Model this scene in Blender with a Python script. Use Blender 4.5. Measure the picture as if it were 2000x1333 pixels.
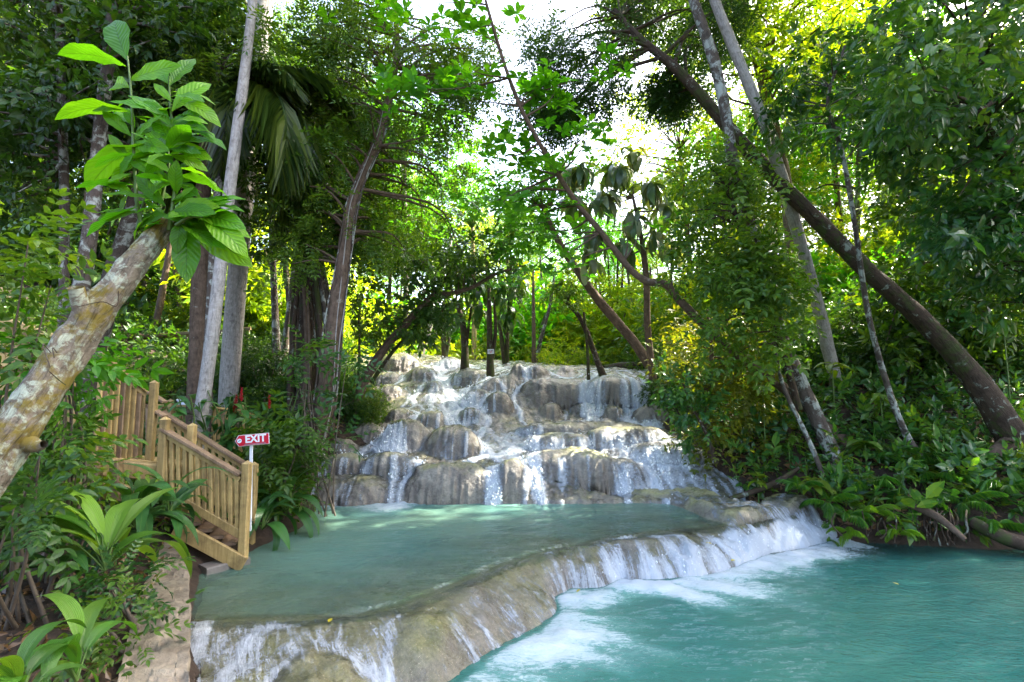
import bpy, math, random
import numpy as np
from mathutils import Vector, Matrix, Quaternion

for o in list(bpy.data.objects):
    bpy.data.objects.remove(o)
rng = np.random.default_rng(7)
random.seed(7)
SC = bpy.context.scene
COL = SC.collection

# ------------------------------------------------------------------ camera, sky, sun, exposure
PITCH = math.radians(5.4)
CZ = 1.95
cd = bpy.data.cameras.new('camera')
cam = bpy.data.objects.new('camera', cd)
COL.objects.link(cam)
cd.lens = 18; cd.sensor_width = 36; cd.clip_start = 0.05; cd.clip_end = 900
cam.location = (0, 0, CZ)
cam.rotation_euler = (math.pi/2 + PITCH, 0, 0)
SC.camera = cam

SUN = Vector((0.75, 0.35, 0.85)).normalized()       # direction towards the sun
SUN_EL = math.asin(SUN.z)
SUN_AZ = math.atan2(SUN.x, SUN.y)
W = bpy.data.worlds.new('World'); SC.world = W; W.use_nodes = True
wn = W.node_tree
bg = wn.nodes['Background']
sky = wn.nodes.new('ShaderNodeTexSky')
sky.sky_type = 'NISHITA'; sky.sun_disc = False
sky.sun_elevation = SUN_EL; sky.sun_rotation = SUN_AZ
sky.air_density = 1.0; sky.dust_density = 6.0; sky.ozone_density = 1.0
wn.links.new(sky.outputs[0], bg.inputs[0]); bg.inputs[1].default_value = 0.15
sd = bpy.data.lights.new('sun', 'SUN'); sd.energy = 5.0; sd.angle = math.radians(0.6); sd.color = (1, 0.93, 0.78)
so = bpy.data.objects.new('sun', sd); COL.objects.link(so)
so.rotation_euler = SUN.to_track_quat('Z', 'Y').to_euler()
SC.view_settings.view_transform = 'Standard'; SC.view_settings.look = 'None'
SC.view_settings.gamma = 1; SC.view_settings.use_curve_mapping = False
SC.view_settings.exposure = 3.0
SC.render.engine = 'CYCLES'
cy = SC.cycles
cy.use_denoising = True
try: cy.denoiser = 'OPENIMAGEDENOISE'
except Exception: pass
cy.max_bounces = 9; cy.diffuse_bounces = 6; cy.glossy_bounces = 2; cy.transmission_bounces = 6
cy.transparent_max_bounces = 8; cy.sample_clamp_indirect = 6; cy.caustics_reflective = False; cy.caustics_refractive = False

# ------------------------------------------------------------------ where a pixel of the photograph lies in the place
CP, SP = math.cos(PITCH), math.sin(PITCH)
def ray(px, py):
    xc = (px-1000)/1000.0; yc = (666.5-py)/1000.0
    return np.array([xc, CP-yc*SP, SP+yc*CP])
def P(px, py, d):
    r = ray(px, py); t = d/r[1]
    return np.array([r[0]*t, d, CZ+r[2]*t])
def PZ(px, py, z):
    r = ray(px, py); t = (z-CZ)/r[2]
    return r*t + np.array([0, 0, CZ])
def zof(py, d):
    yc = (666.5-py)/1000.0
    return CZ + d*(SP+yc*CP)/(CP-yc*SP)

# ------------------------------------------------------------------ noise
def _h(i, j, k, s):
    n = (i*374761393 + j*668265263 + k*2147483647//7 + s*974634777) & 0xffffffff
    n = ((n ^ (n >> 13))*1274126177) & 0xffffffff
    n = n ^ (n >> 16)
    return (n & 0xffff)/65535.0
def vnoise(x, y, z=None, s=0):
    x = np.asarray(x, float); y = np.asarray(y, float)
    z = np.zeros_like(x) if z is None else np.asarray(z, float)
    xi = np.floor(x).astype(np.int64); yi = np.floor(y).astype(np.int64); zi = np.floor(z).astype(np.int64)
    fx = x-xi; fy = y-yi; fz = z-zi
    fx = fx*fx*(3-2*fx); fy = fy*fy*(3-2*fy); fz = fz*fz*(3-2*fz)
    r = 0
    for a in (0, 1):
        wa = fx if a else 1-fx
        for b in (0, 1):
            wb = fy if b else 1-fy
            for c in (0, 1):
                wc = fz if c else 1-fz
                r = r + wa*wb*wc*_h(xi+a, yi+b, zi+c, s)
    return r*2-1
def fbm(x, y, z=None, s=0, o=4, g=0.5):
    x = np.asarray(x, float); y = np.asarray(y, float)
    z = np.zeros_like(x) if z is None else np.asarray(z, float)
    t = 0; a = 1; n = 0
    for i in range(o):
        t = t + a*vnoise(x, y, z, s+i*13); n += a; a *= g
        x = x*2.03+5.1; y = y*2.03+1.7; z = z*2.03+3.3
    return t/n
def sstep(a, b, x):
    t = np.clip((x-a)/(b-a), 0, 1); return t*t*(3-2*t)
def blur(A, n=1):
    for _ in range(n):
        B = np.pad(A, 1, mode='edge')
        A = (B[:-2, 1:-1]+B[2:, 1:-1]+B[1:-1, :-2]+B[1:-1, 2:]+4*B[1:-1, 1:-1])/8
    return A

# ------------------------------------------------------------------ mesh helpers
def nmesh(name, V, F, mat=None, attrs=None, smooth=True, fattrs=None):
    V = np.asarray(V, np.float32); F = np.asarray(F, np.int32)
    me = bpy.data.meshes.new(name)
    n = len(V); m, k = F.shape
    me.vertices.add(n); me.vertices.foreach_set('co', V.ravel())
    me.loops.add(m*k); me.loops.foreach_set('vertex_index', F.ravel())
    me.polygons.add(m); me.polygons.foreach_set('loop_start', np.arange(0, m*k, k, dtype=np.int32))
    me.polygons.foreach_set('use_smooth', np.full(m, smooth, bool))
    me.update(calc_edges=True)
    for key, val in (attrs or {}).items():
        a = me.attributes.new(key, 'FLOAT', 'POINT'); a.data.foreach_set('value', np.asarray(val, np.float32).ravel())
    for key, val in (fattrs or {}).items():
        a = me.attributes.new(key, 'FLOAT', 'FACE'); a.data.foreach_set('value', np.asarray(val, np.float32).ravel())
    if mat: me.materials.append(mat)
    me.validate()
    return me
def link(name, data, parent=None, loc=None, mat=None):
    o = bpy.data.objects.new(name, data); COL.objects.link(o)
    if parent is not None: o.parent = parent
    if loc is not None: o.location = loc
    return o
def tag(o, label=None, cat=None, group=None, kind=None):
    if label: o['label'] = label
    if cat: o['category'] = cat
    if group: o['group'] = group
    if kind: o['kind'] = kind
    return o
def thing(name, loc, label, cat, group=None):
    o = bpy.data.objects.new(name, None); COL.objects.link(o)
    o.location = tuple(float(v) for v in loc); o.empty_display_size = 0.1
    return tag(o, label, cat, group)
def part(name, V, F, mat, parent, attrs=None, fattrs=None, smooth=True, kind=None, label=None, local=False):
    """a mesh part; V in world metres, parent an Empty with a plain location"""
    V = np.asarray(V, float)
    if parent is not None and not local: V = V - np.array(root_loc(parent))
    o = link(name, nmesh(name, V, F, mat, attrs, smooth, fattrs), parent)
    if kind: o['kind'] = kind
    if label: o['label'] = label
    return o
def root_loc(o):
    l = Vector((0, 0, 0))
    while o is not None:
        l = l + o.location; o = o.parent
    return l
def part_shared(name, me, parent, M, label=None):
    """a part that shares mesh data; M is its world matrix"""
    o = link(name, me, parent)
    o.matrix_basis = Matrix.Translation(-root_loc(parent)) @ M
    if label: o['label'] = label
    return o
def dup(root, loc, rz=0.0, sc=1.0, label=None):
    r = root.copy(); COL.objects.link(r)
    r.location = tuple(float(v) for v in loc); r.rotation_euler = (0, 0, rz); r.scale = (sc, sc, sc)
    if label: r['label'] = label
    for ch in list(root.children):
        c = ch.copy(); COL.objects.link(c); c.parent = r
        for g in ch.children:
            e = g.copy(); COL.objects.link(e); e.parent = c
    return r
class MB:
    def __init__(s): s.V = []; s.F = []; s.n = 0
    def add(s, V, F):
        V = np.asarray(V, float); F = np.asarray(F, int)
        if F.shape[1] == 3: F = np.hstack([F, F[:, 2:3]])
        s.V.append(V); s.F.append(F+s.n); s.n += len(V)
    def box(s, p0, p1, w, t, up=(0, 0, 1), b=0.0):
        """bar from p0 to p1, width w (sideways), thickness t (along up)"""
        p0 = np.array(p0, float); p1 = np.array(p1, float); d = p1-p0; L = np.linalg.norm(d); d /= L
        u = np.array(up, float)
        x = np.cross(d, u); nx = np.linalg.norm(x)
        if nx < 1e-4: x = np.cross(d, (0, 1, 0)); nx = np.linalg.norm(x)
        x /= nx; u = np.cross(x, d)
        V = []
        c = min(w, t)*0.12
        prof = [(-w/2+c, -t/2), (w/2-c, -t/2), (w/2, -t/2+c), (w/2, t/2-c), (w/2-c, t/2), (-w/2+c, t/2), (-w/2, t/2-c), (-w/2, -t/2+c)]
        for q in (p0, p1):
            for a, bb in prof: V.append(q+x*a+u*bb)
        F = [(i, (i+1) % 8, 8+(i+1) % 8, 8+i) for i in range(8)]
        F += [(0, 3, 2, 1), (0, 5, 4, 3), (0, 7, 6, 5), (8, 9, 10, 11), (8, 11, 12, 13), (8, 13, 14, 15)]
        s.add(V, F)
    def build(s, name, mat, parent=None, smooth=False, **k):
        V = np.vstack(s.V); F = np.vstack(s.F)
        Fl = [tuple(dict.fromkeys(f)) for f in F.tolist()]
        if parent is not None: V = V-np.array(root_loc(parent))
        me = bpy.data.meshes.new(name); me.from_pydata(V.tolist(), [], Fl); me.update()
        if smooth: me.polygons.foreach_set('use_smooth', np.full(len(me.polygons), True))
        me.materials.append(mat)
        o = link(name, me, parent)
        for kk, v in k.items(): o[kk] = v
        return o

def catmull(pts, n):
    pts = np.asarray(pts, float)
    if len(pts) == 2: 
        t = np.linspace(0, 1, n)[:, None]; return pts[0]*(1-t)+pts[1]*t
    p = np.vstack([2*pts[0]-pts[1], pts, 2*pts[-1]-pts[-2]])
    m = len(pts)-1
    t = np.linspace(0, m-1e-6, n); i = t.astype(int); f = (t-i)[:, None]
    p0, p1, p2, p3 = p[i], p[i+1], p[i+2], p[i+3]
    return 0.5*((2*p1)+(-p0+p2)*f+(2*p0-5*p1+4*p2-p3)*f*f+(-p0+3*p1-3*p2+p3)*f**3)
def tube(pts, rad, sides=8, n=None, rough=0.0, seed=0, cap=True, freq=3.0):
    """tube along control points; rad list per control point"""
    pts = np.asarray(pts, float)
    n = n or max(4, 4*len(pts))
    R = np.interp(np.linspace(0, len(pts)-1, n), np.arange(len(pts)), np.broadcast_to(rad, (len(pts),)) if np.ndim(rad) == 0 else rad)
    C = catmull(pts, n)
    T = np.gradient(C, axis=0); T /= np.linalg.norm(T, axis=1)[:, None]+1e-9
    a = np.array([0.3, -1.0, 0.2]) if abs(T[0][1]) < 0.9 else np.array([1.0, 0, 0])
    X = np.cross(T, a); X /= np.linalg.norm(X, axis=1)[:, None]
    Y = np.cross(T, X)
    th = np.arange(sides)/sides*2*math.pi
    rr = R[:, None]*np.ones(sides)
    if rough:
        L = np.concatenate([[0], np.cumsum(np.linalg.norm(np.diff(C, axis=0), axis=1))])
        u = L[:, None]*np.ones(sides)*freq
        rr = rr*(1+rough*fbm(np.cos(th)[None]*1.5+u*0, np.sin(th)[None]*1.5+u*0, u, seed, 3))
    V = C[:, None]+rr[..., None]*(np.cos(th)[None, :, None]*X[:, None]+np.sin(th)[None, :, None]*Y[:, None])
    V = V.reshape(-1, 3)
    i, j = np.meshgrid(np.arange(n-1), np.arange(sides), indexing='ij')
    a0 = i*sides+j; a1 = i*sides+(j+1) % sides
    F = np.stack([a0, a0+sides, a1+sides, a1], -1).reshape(-1, 4)
    if cap:
        V = np.vstack([V, C[:1], C[-1:]]); k = n*sides
        j = np.arange(sides); j1 = (j+1) % sides
        F = np.vstack([F, np.stack([j, j1, np.full(sides, k), np.full(sides, k)], -1), np.stack([(n-1)*sides+j1, (n-1)*sides+j, np.full(sides, k+1), np.full(sides, k+1)], -1)])
    return V, F
def cat(list_vf):
    Vs, Fs, n = [], [], 0
    for V, F in list_vf:
        Vs.append(V); Fs.append(np.asarray(F)+n); n += len(V)
    return np.vstack(Vs), np.vstack(Fs)
def q2t(F):
    """quads, some with a doubled last corner, to triangles"""
    F = np.asarray(F); A = F[:, :3]; B = F[:, [0, 2, 3]]; B = B[F[:, 2] != F[:, 3]]
    return np.vstack([A, B])

# ------------------------------------------------------------------ materials
def mat_new(name):
    m = bpy.data.materials.new(name); m.use_nodes = True
    nt = m.node_tree; nt.nodes.clear()
    out = nt.nodes.new('ShaderNodeOutputMaterial')
    return m, nt, out
def N(nt, t, **k):
    n = nt.nodes.new(t)
    for a, b in k.items():
        if a.startswith('i_'): n.inputs[a[2:].replace('_', ' ')].default_value = b
        else: setattr(n, a, b)
    return n
def ramp(nt, src, stops, interp='LINEAR'):
    r = nt.nodes.new('ShaderNodeValToRGB'); r.color_ramp.interpolation = interp
    e = r.color_ramp.elements
    while len(e) > 1: e.remove(e[-1])
    for i, (p, c) in enumerate(stops):
        if i == 0: e[0].position = p; el = e[0]
        else: el = e.new(p)
        el.color = (c[0], c[1], c[2], 1) if hasattr(c, '__len__') else (c, c, c, 1)
    nt.links.new(src, r.inputs[0]); return r.outputs[0]
def noise(nt, scale, detail=6, rough=0.6, vec=None, dist=0.0):
    n = N(nt, 'ShaderNodeTexNoise'); n.inputs['Scale'].default_value = scale; n.inputs['Detail'].default_value = detail
    n.inputs['Roughness'].default_value = rough; n.inputs['Distortion'].default_value = dist
    if vec is not None: nt.links.new(vec, n.inputs['Vector'])
    return n.outputs[0]
def mixc(nt, f, a, b, mode='MIX'):
    n = nt.nodes.new('ShaderNodeMix'); n.data_type = 'RGBA'; n.blend_type = mode
    for s, v in ((n.inputs[0], f), (n.inputs[6], a), (n.inputs[7], b)):
        if hasattr(v, 'links') or hasattr(v, 'is_linked'): nt.links.new(v, s)
        else: s.default_value = (v if not hasattr(v, '__len__') else (v[0], v[1], v[2], 1)) if s.type == 'RGBA' else v
    return n.outputs[2]
def math_(nt, op, a, b=None, c=None):
    n = nt.nodes.new('ShaderNodeMath'); n.operation = op
    for s, v in zip(n.inputs, (a, b, c)):
        if v is None: continue
        if hasattr(v, 'is_linked'): nt.links.new(v, s)
        else: s.default_value = v
    return n.outputs[0]
def attr(nt, name):
    n = N(nt, 'ShaderNodeAttribute'); n.attribute_name = name; return n.outputs['Fac']
def coords(nt, scale=(1, 1, 1), kind='Object', rot=(0, 0, 0)):
    t = N(nt, 'ShaderNodeTexCoord'); m = N(nt, 'ShaderNodeMapping')
    m.inputs['Scale'].default_value = scale; m.inputs['Rotation'].default_value = rot
    nt.links.new(t.outputs[kind], m.inputs['Vector']); return m.outputs[0]
def bump(nt, h, strength=0.5, dist=0.02, base=None):
    b = N(nt, 'ShaderNodeBump'); b.inputs['Strength'].default_value = strength; b.inputs['Distance'].default_value = dist
    nt.links.new(h, b.inputs['Height'])
    if base is not None: nt.links.new(base, b.inputs['Normal'])
    return b.outputs[0]
def princ(nt, out, col, rough=0.6, nrm=None, spec=0.5):
    p = N(nt, 'ShaderNodeBsdfPrincipled')
    for s, v in ((p.inputs['Base Color'], col), (p.inputs['Roughness'], rough)):
        if hasattr(v, 'is_linked'): nt.links.new(v, s)
        else: s.default_value = (v[0], v[1], v[2], 1) if hasattr(v, '__len__') else v
    p.inputs['Specular IOR Level'].default_value = spec
    if nrm is not None: nt.links.new(nrm, p.inputs['Normal'])
    if out is not None: nt.links.new(p.outputs[0], out.inputs[0])
    return p

def m_leaf(name, cols, trans=0.42, rough=0.38, tcol=(1.75, 1.6, 0.3), spec=0.45, veins=False, young=None):
    m, nt, out = mat_new(name)
    f = attr(nt, 'rnd')
    k = len(cols)
    c = ramp(nt, f, [(i/(k-1), q) for i, q in enumerate(cols)])
    oi = N(nt, 'ShaderNodeObjectInfo')
    v = math_(nt, 'MULTIPLY_ADD', oi.outputs['Random'], 0.5, 0.75)
    c = mixc(nt, 1.0, c, comb(nt, v), 'MULTIPLY')
    nrm = None
    if veins:
        u = attr(nt, 'u'); w = attr(nt, 'v')      # u across -1..1, v along 0..1
        au = math_(nt, 'ABSOLUTE', u)
        if veins == 'pin':
            ph = math_(nt, 'SUBTRACT', math_(nt, 'MULTIPLY', w, 11.0), math_(nt, 'MULTIPLY', au, 2.4))
            s = math_(nt, 'ABSOLUTE', math_(nt, 'SUBTRACT', math_(nt, 'FRACT', ph), 0.5))
        else:
            s = math_(nt, 'ABSOLUTE', math_(nt, 'SUBTRACT', math_(nt, 'FRACT', math_(nt, 'MULTIPLY', u, 6.0)), 0.5))
        vein = math_(nt, 'LESS_THAN', s, 0.05 if veins == 'pin' else 0.12)
        mid = math_(nt, 'LESS_THAN', au, 0.045)
        vv = math_(nt, 'MAXIMUM', math_(nt, 'MULTIPLY', vein, 0.5), mid)
        c = mixc(nt, math_(nt, 'MULTIPLY', vv, 0.45), c, (0.03, 0.07, 0.01) if veins == 'pin' else (0.12, 0.2, 0.03))
        nrm = bump(nt, s, 0.5, 0.012)
    p = princ(nt, None, c, rough, nrm, spec)
    t = N(nt, 'ShaderNodeBsdfTranslucent')
    tc = mixc(nt, 1.0, c, tcol, 'MULTIPLY')
    nt.links.new(tc, t.inputs[0])
    mx = N(nt, 'ShaderNodeMixShader'); mx.inputs[0].default_value = trans
    nt.links.new(p.outputs[0], mx.inputs[1]); nt.links.new(t.outputs[0], mx.inputs[2]); nt.links.new(mx.outputs[0], out.inputs[0])
    return m
def comb(nt, v):
    c = N(nt, 'ShaderNodeCombineColor')
    for i in range(3): nt.links.new(v, c.inputs[i])
    return c.outputs[0]

def m_bark(name, c1, c2, lich=(0.5, 0.52, 0.46), amt=0.45, sc=1.0, moss=None, ridges=True):
    m, nt, out = mat_new(name)
    v = coords(nt, (sc, sc, sc))
    a = noise(nt, 9, 8, 0.7, v)
    c = mixc(nt, ramp(nt, a, [(0.3, 0), (0.7, 1)]), c1, c2)
    if lich is not None:
        b = noise(nt, 5.5, 6, 0.72, v, 0.6)
        lf = ramp(nt, b, [(1-amt-0.02, 0), (1-amt+0.05, 1)])
        c = mixc(nt, math_(nt, 'MULTIPLY', lf, 0.85), c, lich)
    if moss is not None:
        b = noise(nt, 2.2, 6, 0.7, coords(nt, (sc, sc, sc), rot=(1, 0.4, 0)), 0.4)
        c = mixc(nt, ramp(nt, b, [(0.5, 0), (0.6, 0.9)]), c, moss)
    cb = nt.nodes.new('ShaderNodeCombineXYZ')
    for q, (nm_, s_) in enumerate((('ca', 16.0), ('sa', 16.0), ('la', 2.6))):
        nt.links.new(math_(nt, 'MULTIPLY', attr(nt, nm_), s_*sc), cb.inputs[q])
    r = noise(nt, 1.0, 7, 0.75, cb.outputs[0], 1.2)
    c = mixc(nt, ramp(nt, r, [(0.30, 0.9), (0.52, 0)]), c, (c1[0]*0.3, c1[1]*0.3, c1[2]*0.3))
    h = math_(nt, 'ADD', math_(nt, 'MULTIPLY', r, 1.0 if ridges else 0.3), math_(nt, 'MULTIPLY', a, 0.6))
    princ(nt, out, c, 0.85, bump(nt, h, 0.8, 0.03), 0.25)
    return m

def m_rock(name, wet=True, algae=0.75, acol=(0.17, 0.18, 0.045), upr=(.72, .97)):
    m, nt, out = mat_new(name)
    v = coords(nt)
    a = noise(nt, 1.9, 9, 0.68, v, 0.5)
    c = ramp(nt, a, [(0.3, (0.08, 0.07, 0.056)), (0.44, (0.16, 0.14, 0.112)), (0.56, (0.25, 0.22, 0.176)), (0.7, (0.35, 0.32, 0.26))])
    g = N(nt, 'ShaderNodeNewGeometry'); sx = N(nt, 'ShaderNodeSeparateXYZ'); nt.links.new(g.outputs['Normal'], sx.inputs[0])
    up = sx.outputs[2]
    # algae on the tops, dark mineral crust on the steep drip faces
    al = math_(nt, 'MULTIPLY', ramp(nt, up, [(upr[0], 0), (upr[1], 1)]), ramp(nt, noise(nt, 1.1, 5, 0.6, v), [(0.40 if algae < .9 else .25, 0), (0.62, algae)]))
    c = mixc(nt, al, c, acol)
    st = math_(nt, 'MULTIPLY', ramp(nt, up, [(0.35, 1), (0.75, 0)]), ramp(nt, noise(nt, 1.0, 4, 0.6, coords(nt, (5, 5, 0.6))), [(0.35, 0.2), (0.6, 0.85)]))
    c = mixc(nt, st, c, (0.13, 0.105, 0.085))
    f = noise(nt, 30, 6, 0.75, v)
    c = mixc(nt, 0.6, c, ramp(nt, f, [(0.3, 0.25), (0.7, 0.85)]), 'OVERLAY')
    h = math_(nt, 'ADD', math_(nt, 'MULTIPLY', f, 0.35), noise(nt, 9, 6, 0.7, v))
    st2 = noise(nt, 1.0, 5, 0.7, coords(nt, (26, 26, 3)))
    h = math_(nt, 'ADD', h, math_(nt, 'MULTIPLY', st2, 0.5))
    princ(nt, out, c, ramp(nt, a, [(0.3, 0.16), (0.7, 0.42)]) if wet else 0.85, bump(nt, h, 0.7, 0.05), 0.5)
    return m

def m_foam(name, flow=False):
    """running white water: denser where attribute foam is high, clear film where low"""
    m, nt, out = mat_new(name)
    f = attr(nt, 'foam')
    v = coords(nt, (1, 1, 1))
    n = noise(nt, 28, 5, 0.75, v, 0.5)
    n2 = noise(nt, 7, 4, 0.6, v, 0.5)
    if flow:
        cb = nt.nodes.new('ShaderNodeCombineXYZ')
        nt.links.new(math_(nt, 'MULTIPLY', attr(nt, 'fs'), 26.0), cb.inputs[0]); nt.links.new(math_(nt, 'MULTIPLY', attr(nt, 'ff'), 4.0), cb.inputs[1])
        n = mixc(nt, 0.65, n, noise(nt, 1.0, 5, 0.75, cb.outputs[0], 0.9))
        n = ramp(nt, n, [(0.3, 0.1), (0.7, 0.95)])
    k = math_(nt, 'ADD', f, math_(nt, 'MULTIPLY', math_(nt, 'SUBTRACT', n, 0.5), 0.9))
    k = math_(nt, 'ADD', k, math_(nt, 'MULTIPLY', math_(nt, 'SUBTRACT', n2, 0.5), 0.35))
    al = ramp(nt, k, [(0.18, 0), (0.42, 0.55), (0.75, 0.97)])
    d = princ(nt, None, (0.52, 0.565, 0.62), 0.35, bump(nt, math_(nt, 'ADD', n, f), 0.8, 0.05))
    d.inputs['Subsurface Weight'].default_value = 0.0
    fr = N(nt, 'ShaderNodeFresnel'); fr.inputs[0].default_value = 1.33
    gl = N(nt, 'ShaderNodeBsdfGlossy'); gl.inputs['Roughness'].default_value = 0.12
    b = bump(nt, math_(nt, 'ADD', n2, n), 0.5, 0.03)
    nt.links.new(b, gl.inputs['Normal']); nt.links.new(b, fr.inputs['Normal'])
    tr = N(nt, 'ShaderNodeBsdfTransparent')
    film = N(nt, 'ShaderNodeMixShader'); nt.links.new(fr.outputs[0], film.inputs[0]); nt.links.new(tr.outputs[0], film.inputs[1]); nt.links.new(gl.outputs[0], film.inputs[2])
    mx = N(nt, 'ShaderNodeMixShader'); nt.links.new(al, mx.inputs[0]); nt.links.new(film.outputs[0], mx.inputs[1]); nt.links.new(d.outputs[0], mx.inputs[2])
    nt.links.new(mx.outputs[0], out.inputs[0])
    return m

def m_pool(name, c1, c2, bs=1.0, rot=0.3, sx=1.0, sy=2.6):
    """milky lime water: real scattering colour, clear in the shallows (attribute clear), white where aerated (attribute foam)"""
    m, nt, out = mat_new(name)
    v = coords(nt, (sx, sy, 1), rot=(0, 0, rot))
    n1 = noise(nt, 3.2*bs, 4, 0.6, v, 0.8); n2 = noise(nt, 11*bs, 4, 0.65, v, 0.6); n3 = noise(nt, 0.5, 3, 0.5, coords(nt))
    h = math_(nt, 'ADD', n1, math_(nt, 'MULTIPLY', n2, 0.45))
    c = mixc(nt, ramp(nt, n3, [(0.35, 0), (0.65, 1)]), c1, c2)
    f = attr(nt, 'foam')
    fn = noise(nt, 16, 6, 0.78, v, 1.4)
    fn3 = noise(nt, 4.0, 4, 0.65, v, 2.2)
    k = math_(nt, 'ADD', f, math_(nt, 'MULTIPLY', math_(nt, 'SUBTRACT', fn, 0.5), 0.95))
    k = math_(nt, 'ADD', k, math_(nt, 'MULTIPLY', math_(nt, 'SUBTRACT', fn3, 0.5), 0.9))
    # air bubbles under the surface pale the water round the foam
    c = mixc(nt, ramp(nt, f, [(0.05, 0), (0.6, 0.6)]), c, (0.2, 0.42, 0.4))
    al = ramp(nt, k, [(0.3, 0), (0.5, 0.6), (0.85, 0.97)])
    di = N(nt, 'ShaderNodeBsdfDiffuse'); nt.links.new(c, di.inputs[0])
    tr = N(nt, 'ShaderNodeBsdfTransparent'); tr.inputs[0].default_value = (0.93, 0.985, 0.96, 1)
    body = N(nt, 'ShaderNodeMixShader'); nt.links.new(attr(nt, 'clear'), body.inputs[0]); nt.links.new(di.outputs[0], body.inputs[1]); nt.links.new(tr.outputs[0], body.inputs[2])
    fr = N(nt, 'ShaderNodeFresnel'); fr.inputs[0].default_value = 1.33
    gl = N(nt, 'ShaderNodeBsdfGlossy'); gl.inputs['Roughness'].default_value = 0.03
    b = bump(nt, h, 1.0, 0.03)
    nt.links.new(b, gl.inputs['Normal']); nt.links.new(b, fr.inputs['Normal'])
    w = N(nt, 'ShaderNodeMixShader'); nt.links.new(fr.outputs[0], w.inputs[0]); nt.links.new(body.outputs[0], w.inputs[1]); nt.links.new(gl.outputs[0], w.inputs[2])
    wh = princ(nt, None, (0.50, 0.56, 0.61), 0.4, bump(nt, fn, 0.6, 0.03))
    mx = N(nt, 'ShaderNodeMixShader'); nt.links.new(al, mx.inputs[0]); nt.links.new(w.outputs[0], mx.inputs[1]); nt.links.new(wh.outputs[0], mx.inputs[2])
    nt.links.new(mx.outputs[0], out.inputs[0])
    return m

def m_simple(name, c1, c2, scale=4, rough=0.7, bs=0.4, bd=0.01, spec=0.4, vs=(1, 1, 1)):
    m, nt, out = mat_new(name)
    v = coords(nt, vs)
    a = noise(nt, scale, 6, 0.65, v)
    princ(nt, out, mixc(nt, ramp(nt, a, [(0.3, 0), (0.7, 1)]), c1, c2), rough, bump(nt, a, bs, bd), spec)
    return m
def m_wood(name, c1, c2, dark=(0.08, 0.05, 0.025)):
    m, nt, out = mat_new(name)
    oi = N(nt, 'ShaderNodeObjectInfo')
    v = coords(nt, (40, 40, 2.5))
    a = noise(nt, 1.0, 5, 0.6, v, 0.7)
    c = mixc(nt, ramp(nt, a, [(0.3, 0), (0.7, 1)]), c1, c2)
    c = mixc(nt, ramp(nt, noise(nt, 4, 5, 0.7, coords(nt)), [(0.45, 0), (0.7, 0.7)]), c, dark)
    c = mixc(nt, 1.0, c, comb(nt, math_(nt, 'MULTIPLY_ADD', oi.outputs['Random'], 0.45, 0.72)), 'MULTIPLY')
    princ(nt, out, c, 0.6, bump(nt, a, 0.4, 0.004), 0.35)
    return m

M = {}
M['rock'] = m_rock('wet_travertine')
M['foam'] = m_foam('running_white_water')
M['upper'] = m_pool('upper_pool_water', (0.072, 0.175, 0.148), (0.13, 0.215, 0.155), 2.2, -0.25, 1.2, 2.8)
M['lower'] = m_pool('lower_pool_water', (0.020, 0.118, 0.103), (0.036, 0.138, 0.104), 1.1, -0.45, 1.0, 2.4)
M['soil'] = m_simple('leaf_litter_soil', (0.02, 0.013, 0.008), (0.06, 0.038, 0.024), 7, 0.95, 0.9, 0.05)
# ------------------------------------------------------------------ the travertine falls (surface, running water, mounds)
COLS = {
 560: [(8.3,1035),(9,985),(9.6,935),(10.5,900),(12,865),(14,815),(17,760),(20,725),(24,708)],
 620: [(8.5,1010),(8.9,970),(9.5,925),(10.5,890),(12,855),(14,805),(17,748),(20,715),(24,700)],
 700: [(8.8,990),(9.2,940),(10,908),(10.8,888),(12,848),(13.5,805),(15,772),(17,738),(20,698),(24,694)],
 800: [(9.0,978),(9.4,935),(10,903),(11,872),(12,836),(13.5,794),(15,758),(17,728),(20,696),(24,691)],
 900: [(9.1,972),(9.4,930),(10,906),(11,882),(12,850),(13,815),(14.5,773),(16,742),(18,718),(22,704),(24,703)],
 1000:[(9.1,972),(9.4,920),(10,902),(11,876),(12,848),(13,818),(13.6,785),(14.6,738),(17,716),(20,708),(24,706)],
 1100:[(9.2,970),(9.6,920),(10.3,896),(10.8,876),(11.5,856),(12,840),(13,824),(13.8,792),(14.3,742),(17,718),(20,714),(24,712)],
 1200:[(9.5,965),(9.9,912),(10.4,892),(10.9,868),(11.6,844),(12,832),(13,823),(13.5,790),(13.9,740),(16,724),(20,718),(24,716)],
 1290:[(9.5,965),(10,915),(10.5,890),(11,862),(12,838),(13,823),(13.6,784),(13.9,742),(16,731),(20,727),(24,725)],
 1440:[(8.8,1005),(9.6,950),(10.5,905),(11.4,870),(13,830),(14,785),(16,745),(20,735),(24,732)],
}
CK = sorted(COLS); DG = np.linspace(8.2, 24.2, 321)
TAB = np.array([np.interp(DG, [p[0] for p in COLS[c]], [zof(p[1], p[0]) for p in COLS[c]]) for c in CK])
for r in range(len(TAB)):
    TAB[r] = np.convolve(np.pad(TAB[r], 4, mode='edge'), np.ones(9)/9, 'valid')
def base_falls(x, y):
    px = np.clip(1000+1000*x/y, CK[0], CK[-1]-1e-3)
    fi = np.interp(px, CK, np.arange(len(CK))); i = np.minimum(fi.astype(int), len(CK)-2); f = fi-i; f = f*f*(3-2*f)
    fd = np.clip((y-DG[0])/(DG[1]-DG[0]), 0, len(DG)-1.001); j = fd.astype(int); g = fd-j
    z = (TAB[i, j]*(1-g)+TAB[i, j+1]*g)*(1-f)+(TAB[i+1, j]*(1-g)+TAB[i+1, j+1]*g)*f
    z = np.where(y < 9.15, z-(9.15-y)*0.9*sstep(9.3, 8.6, y), z)
    return z
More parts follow.
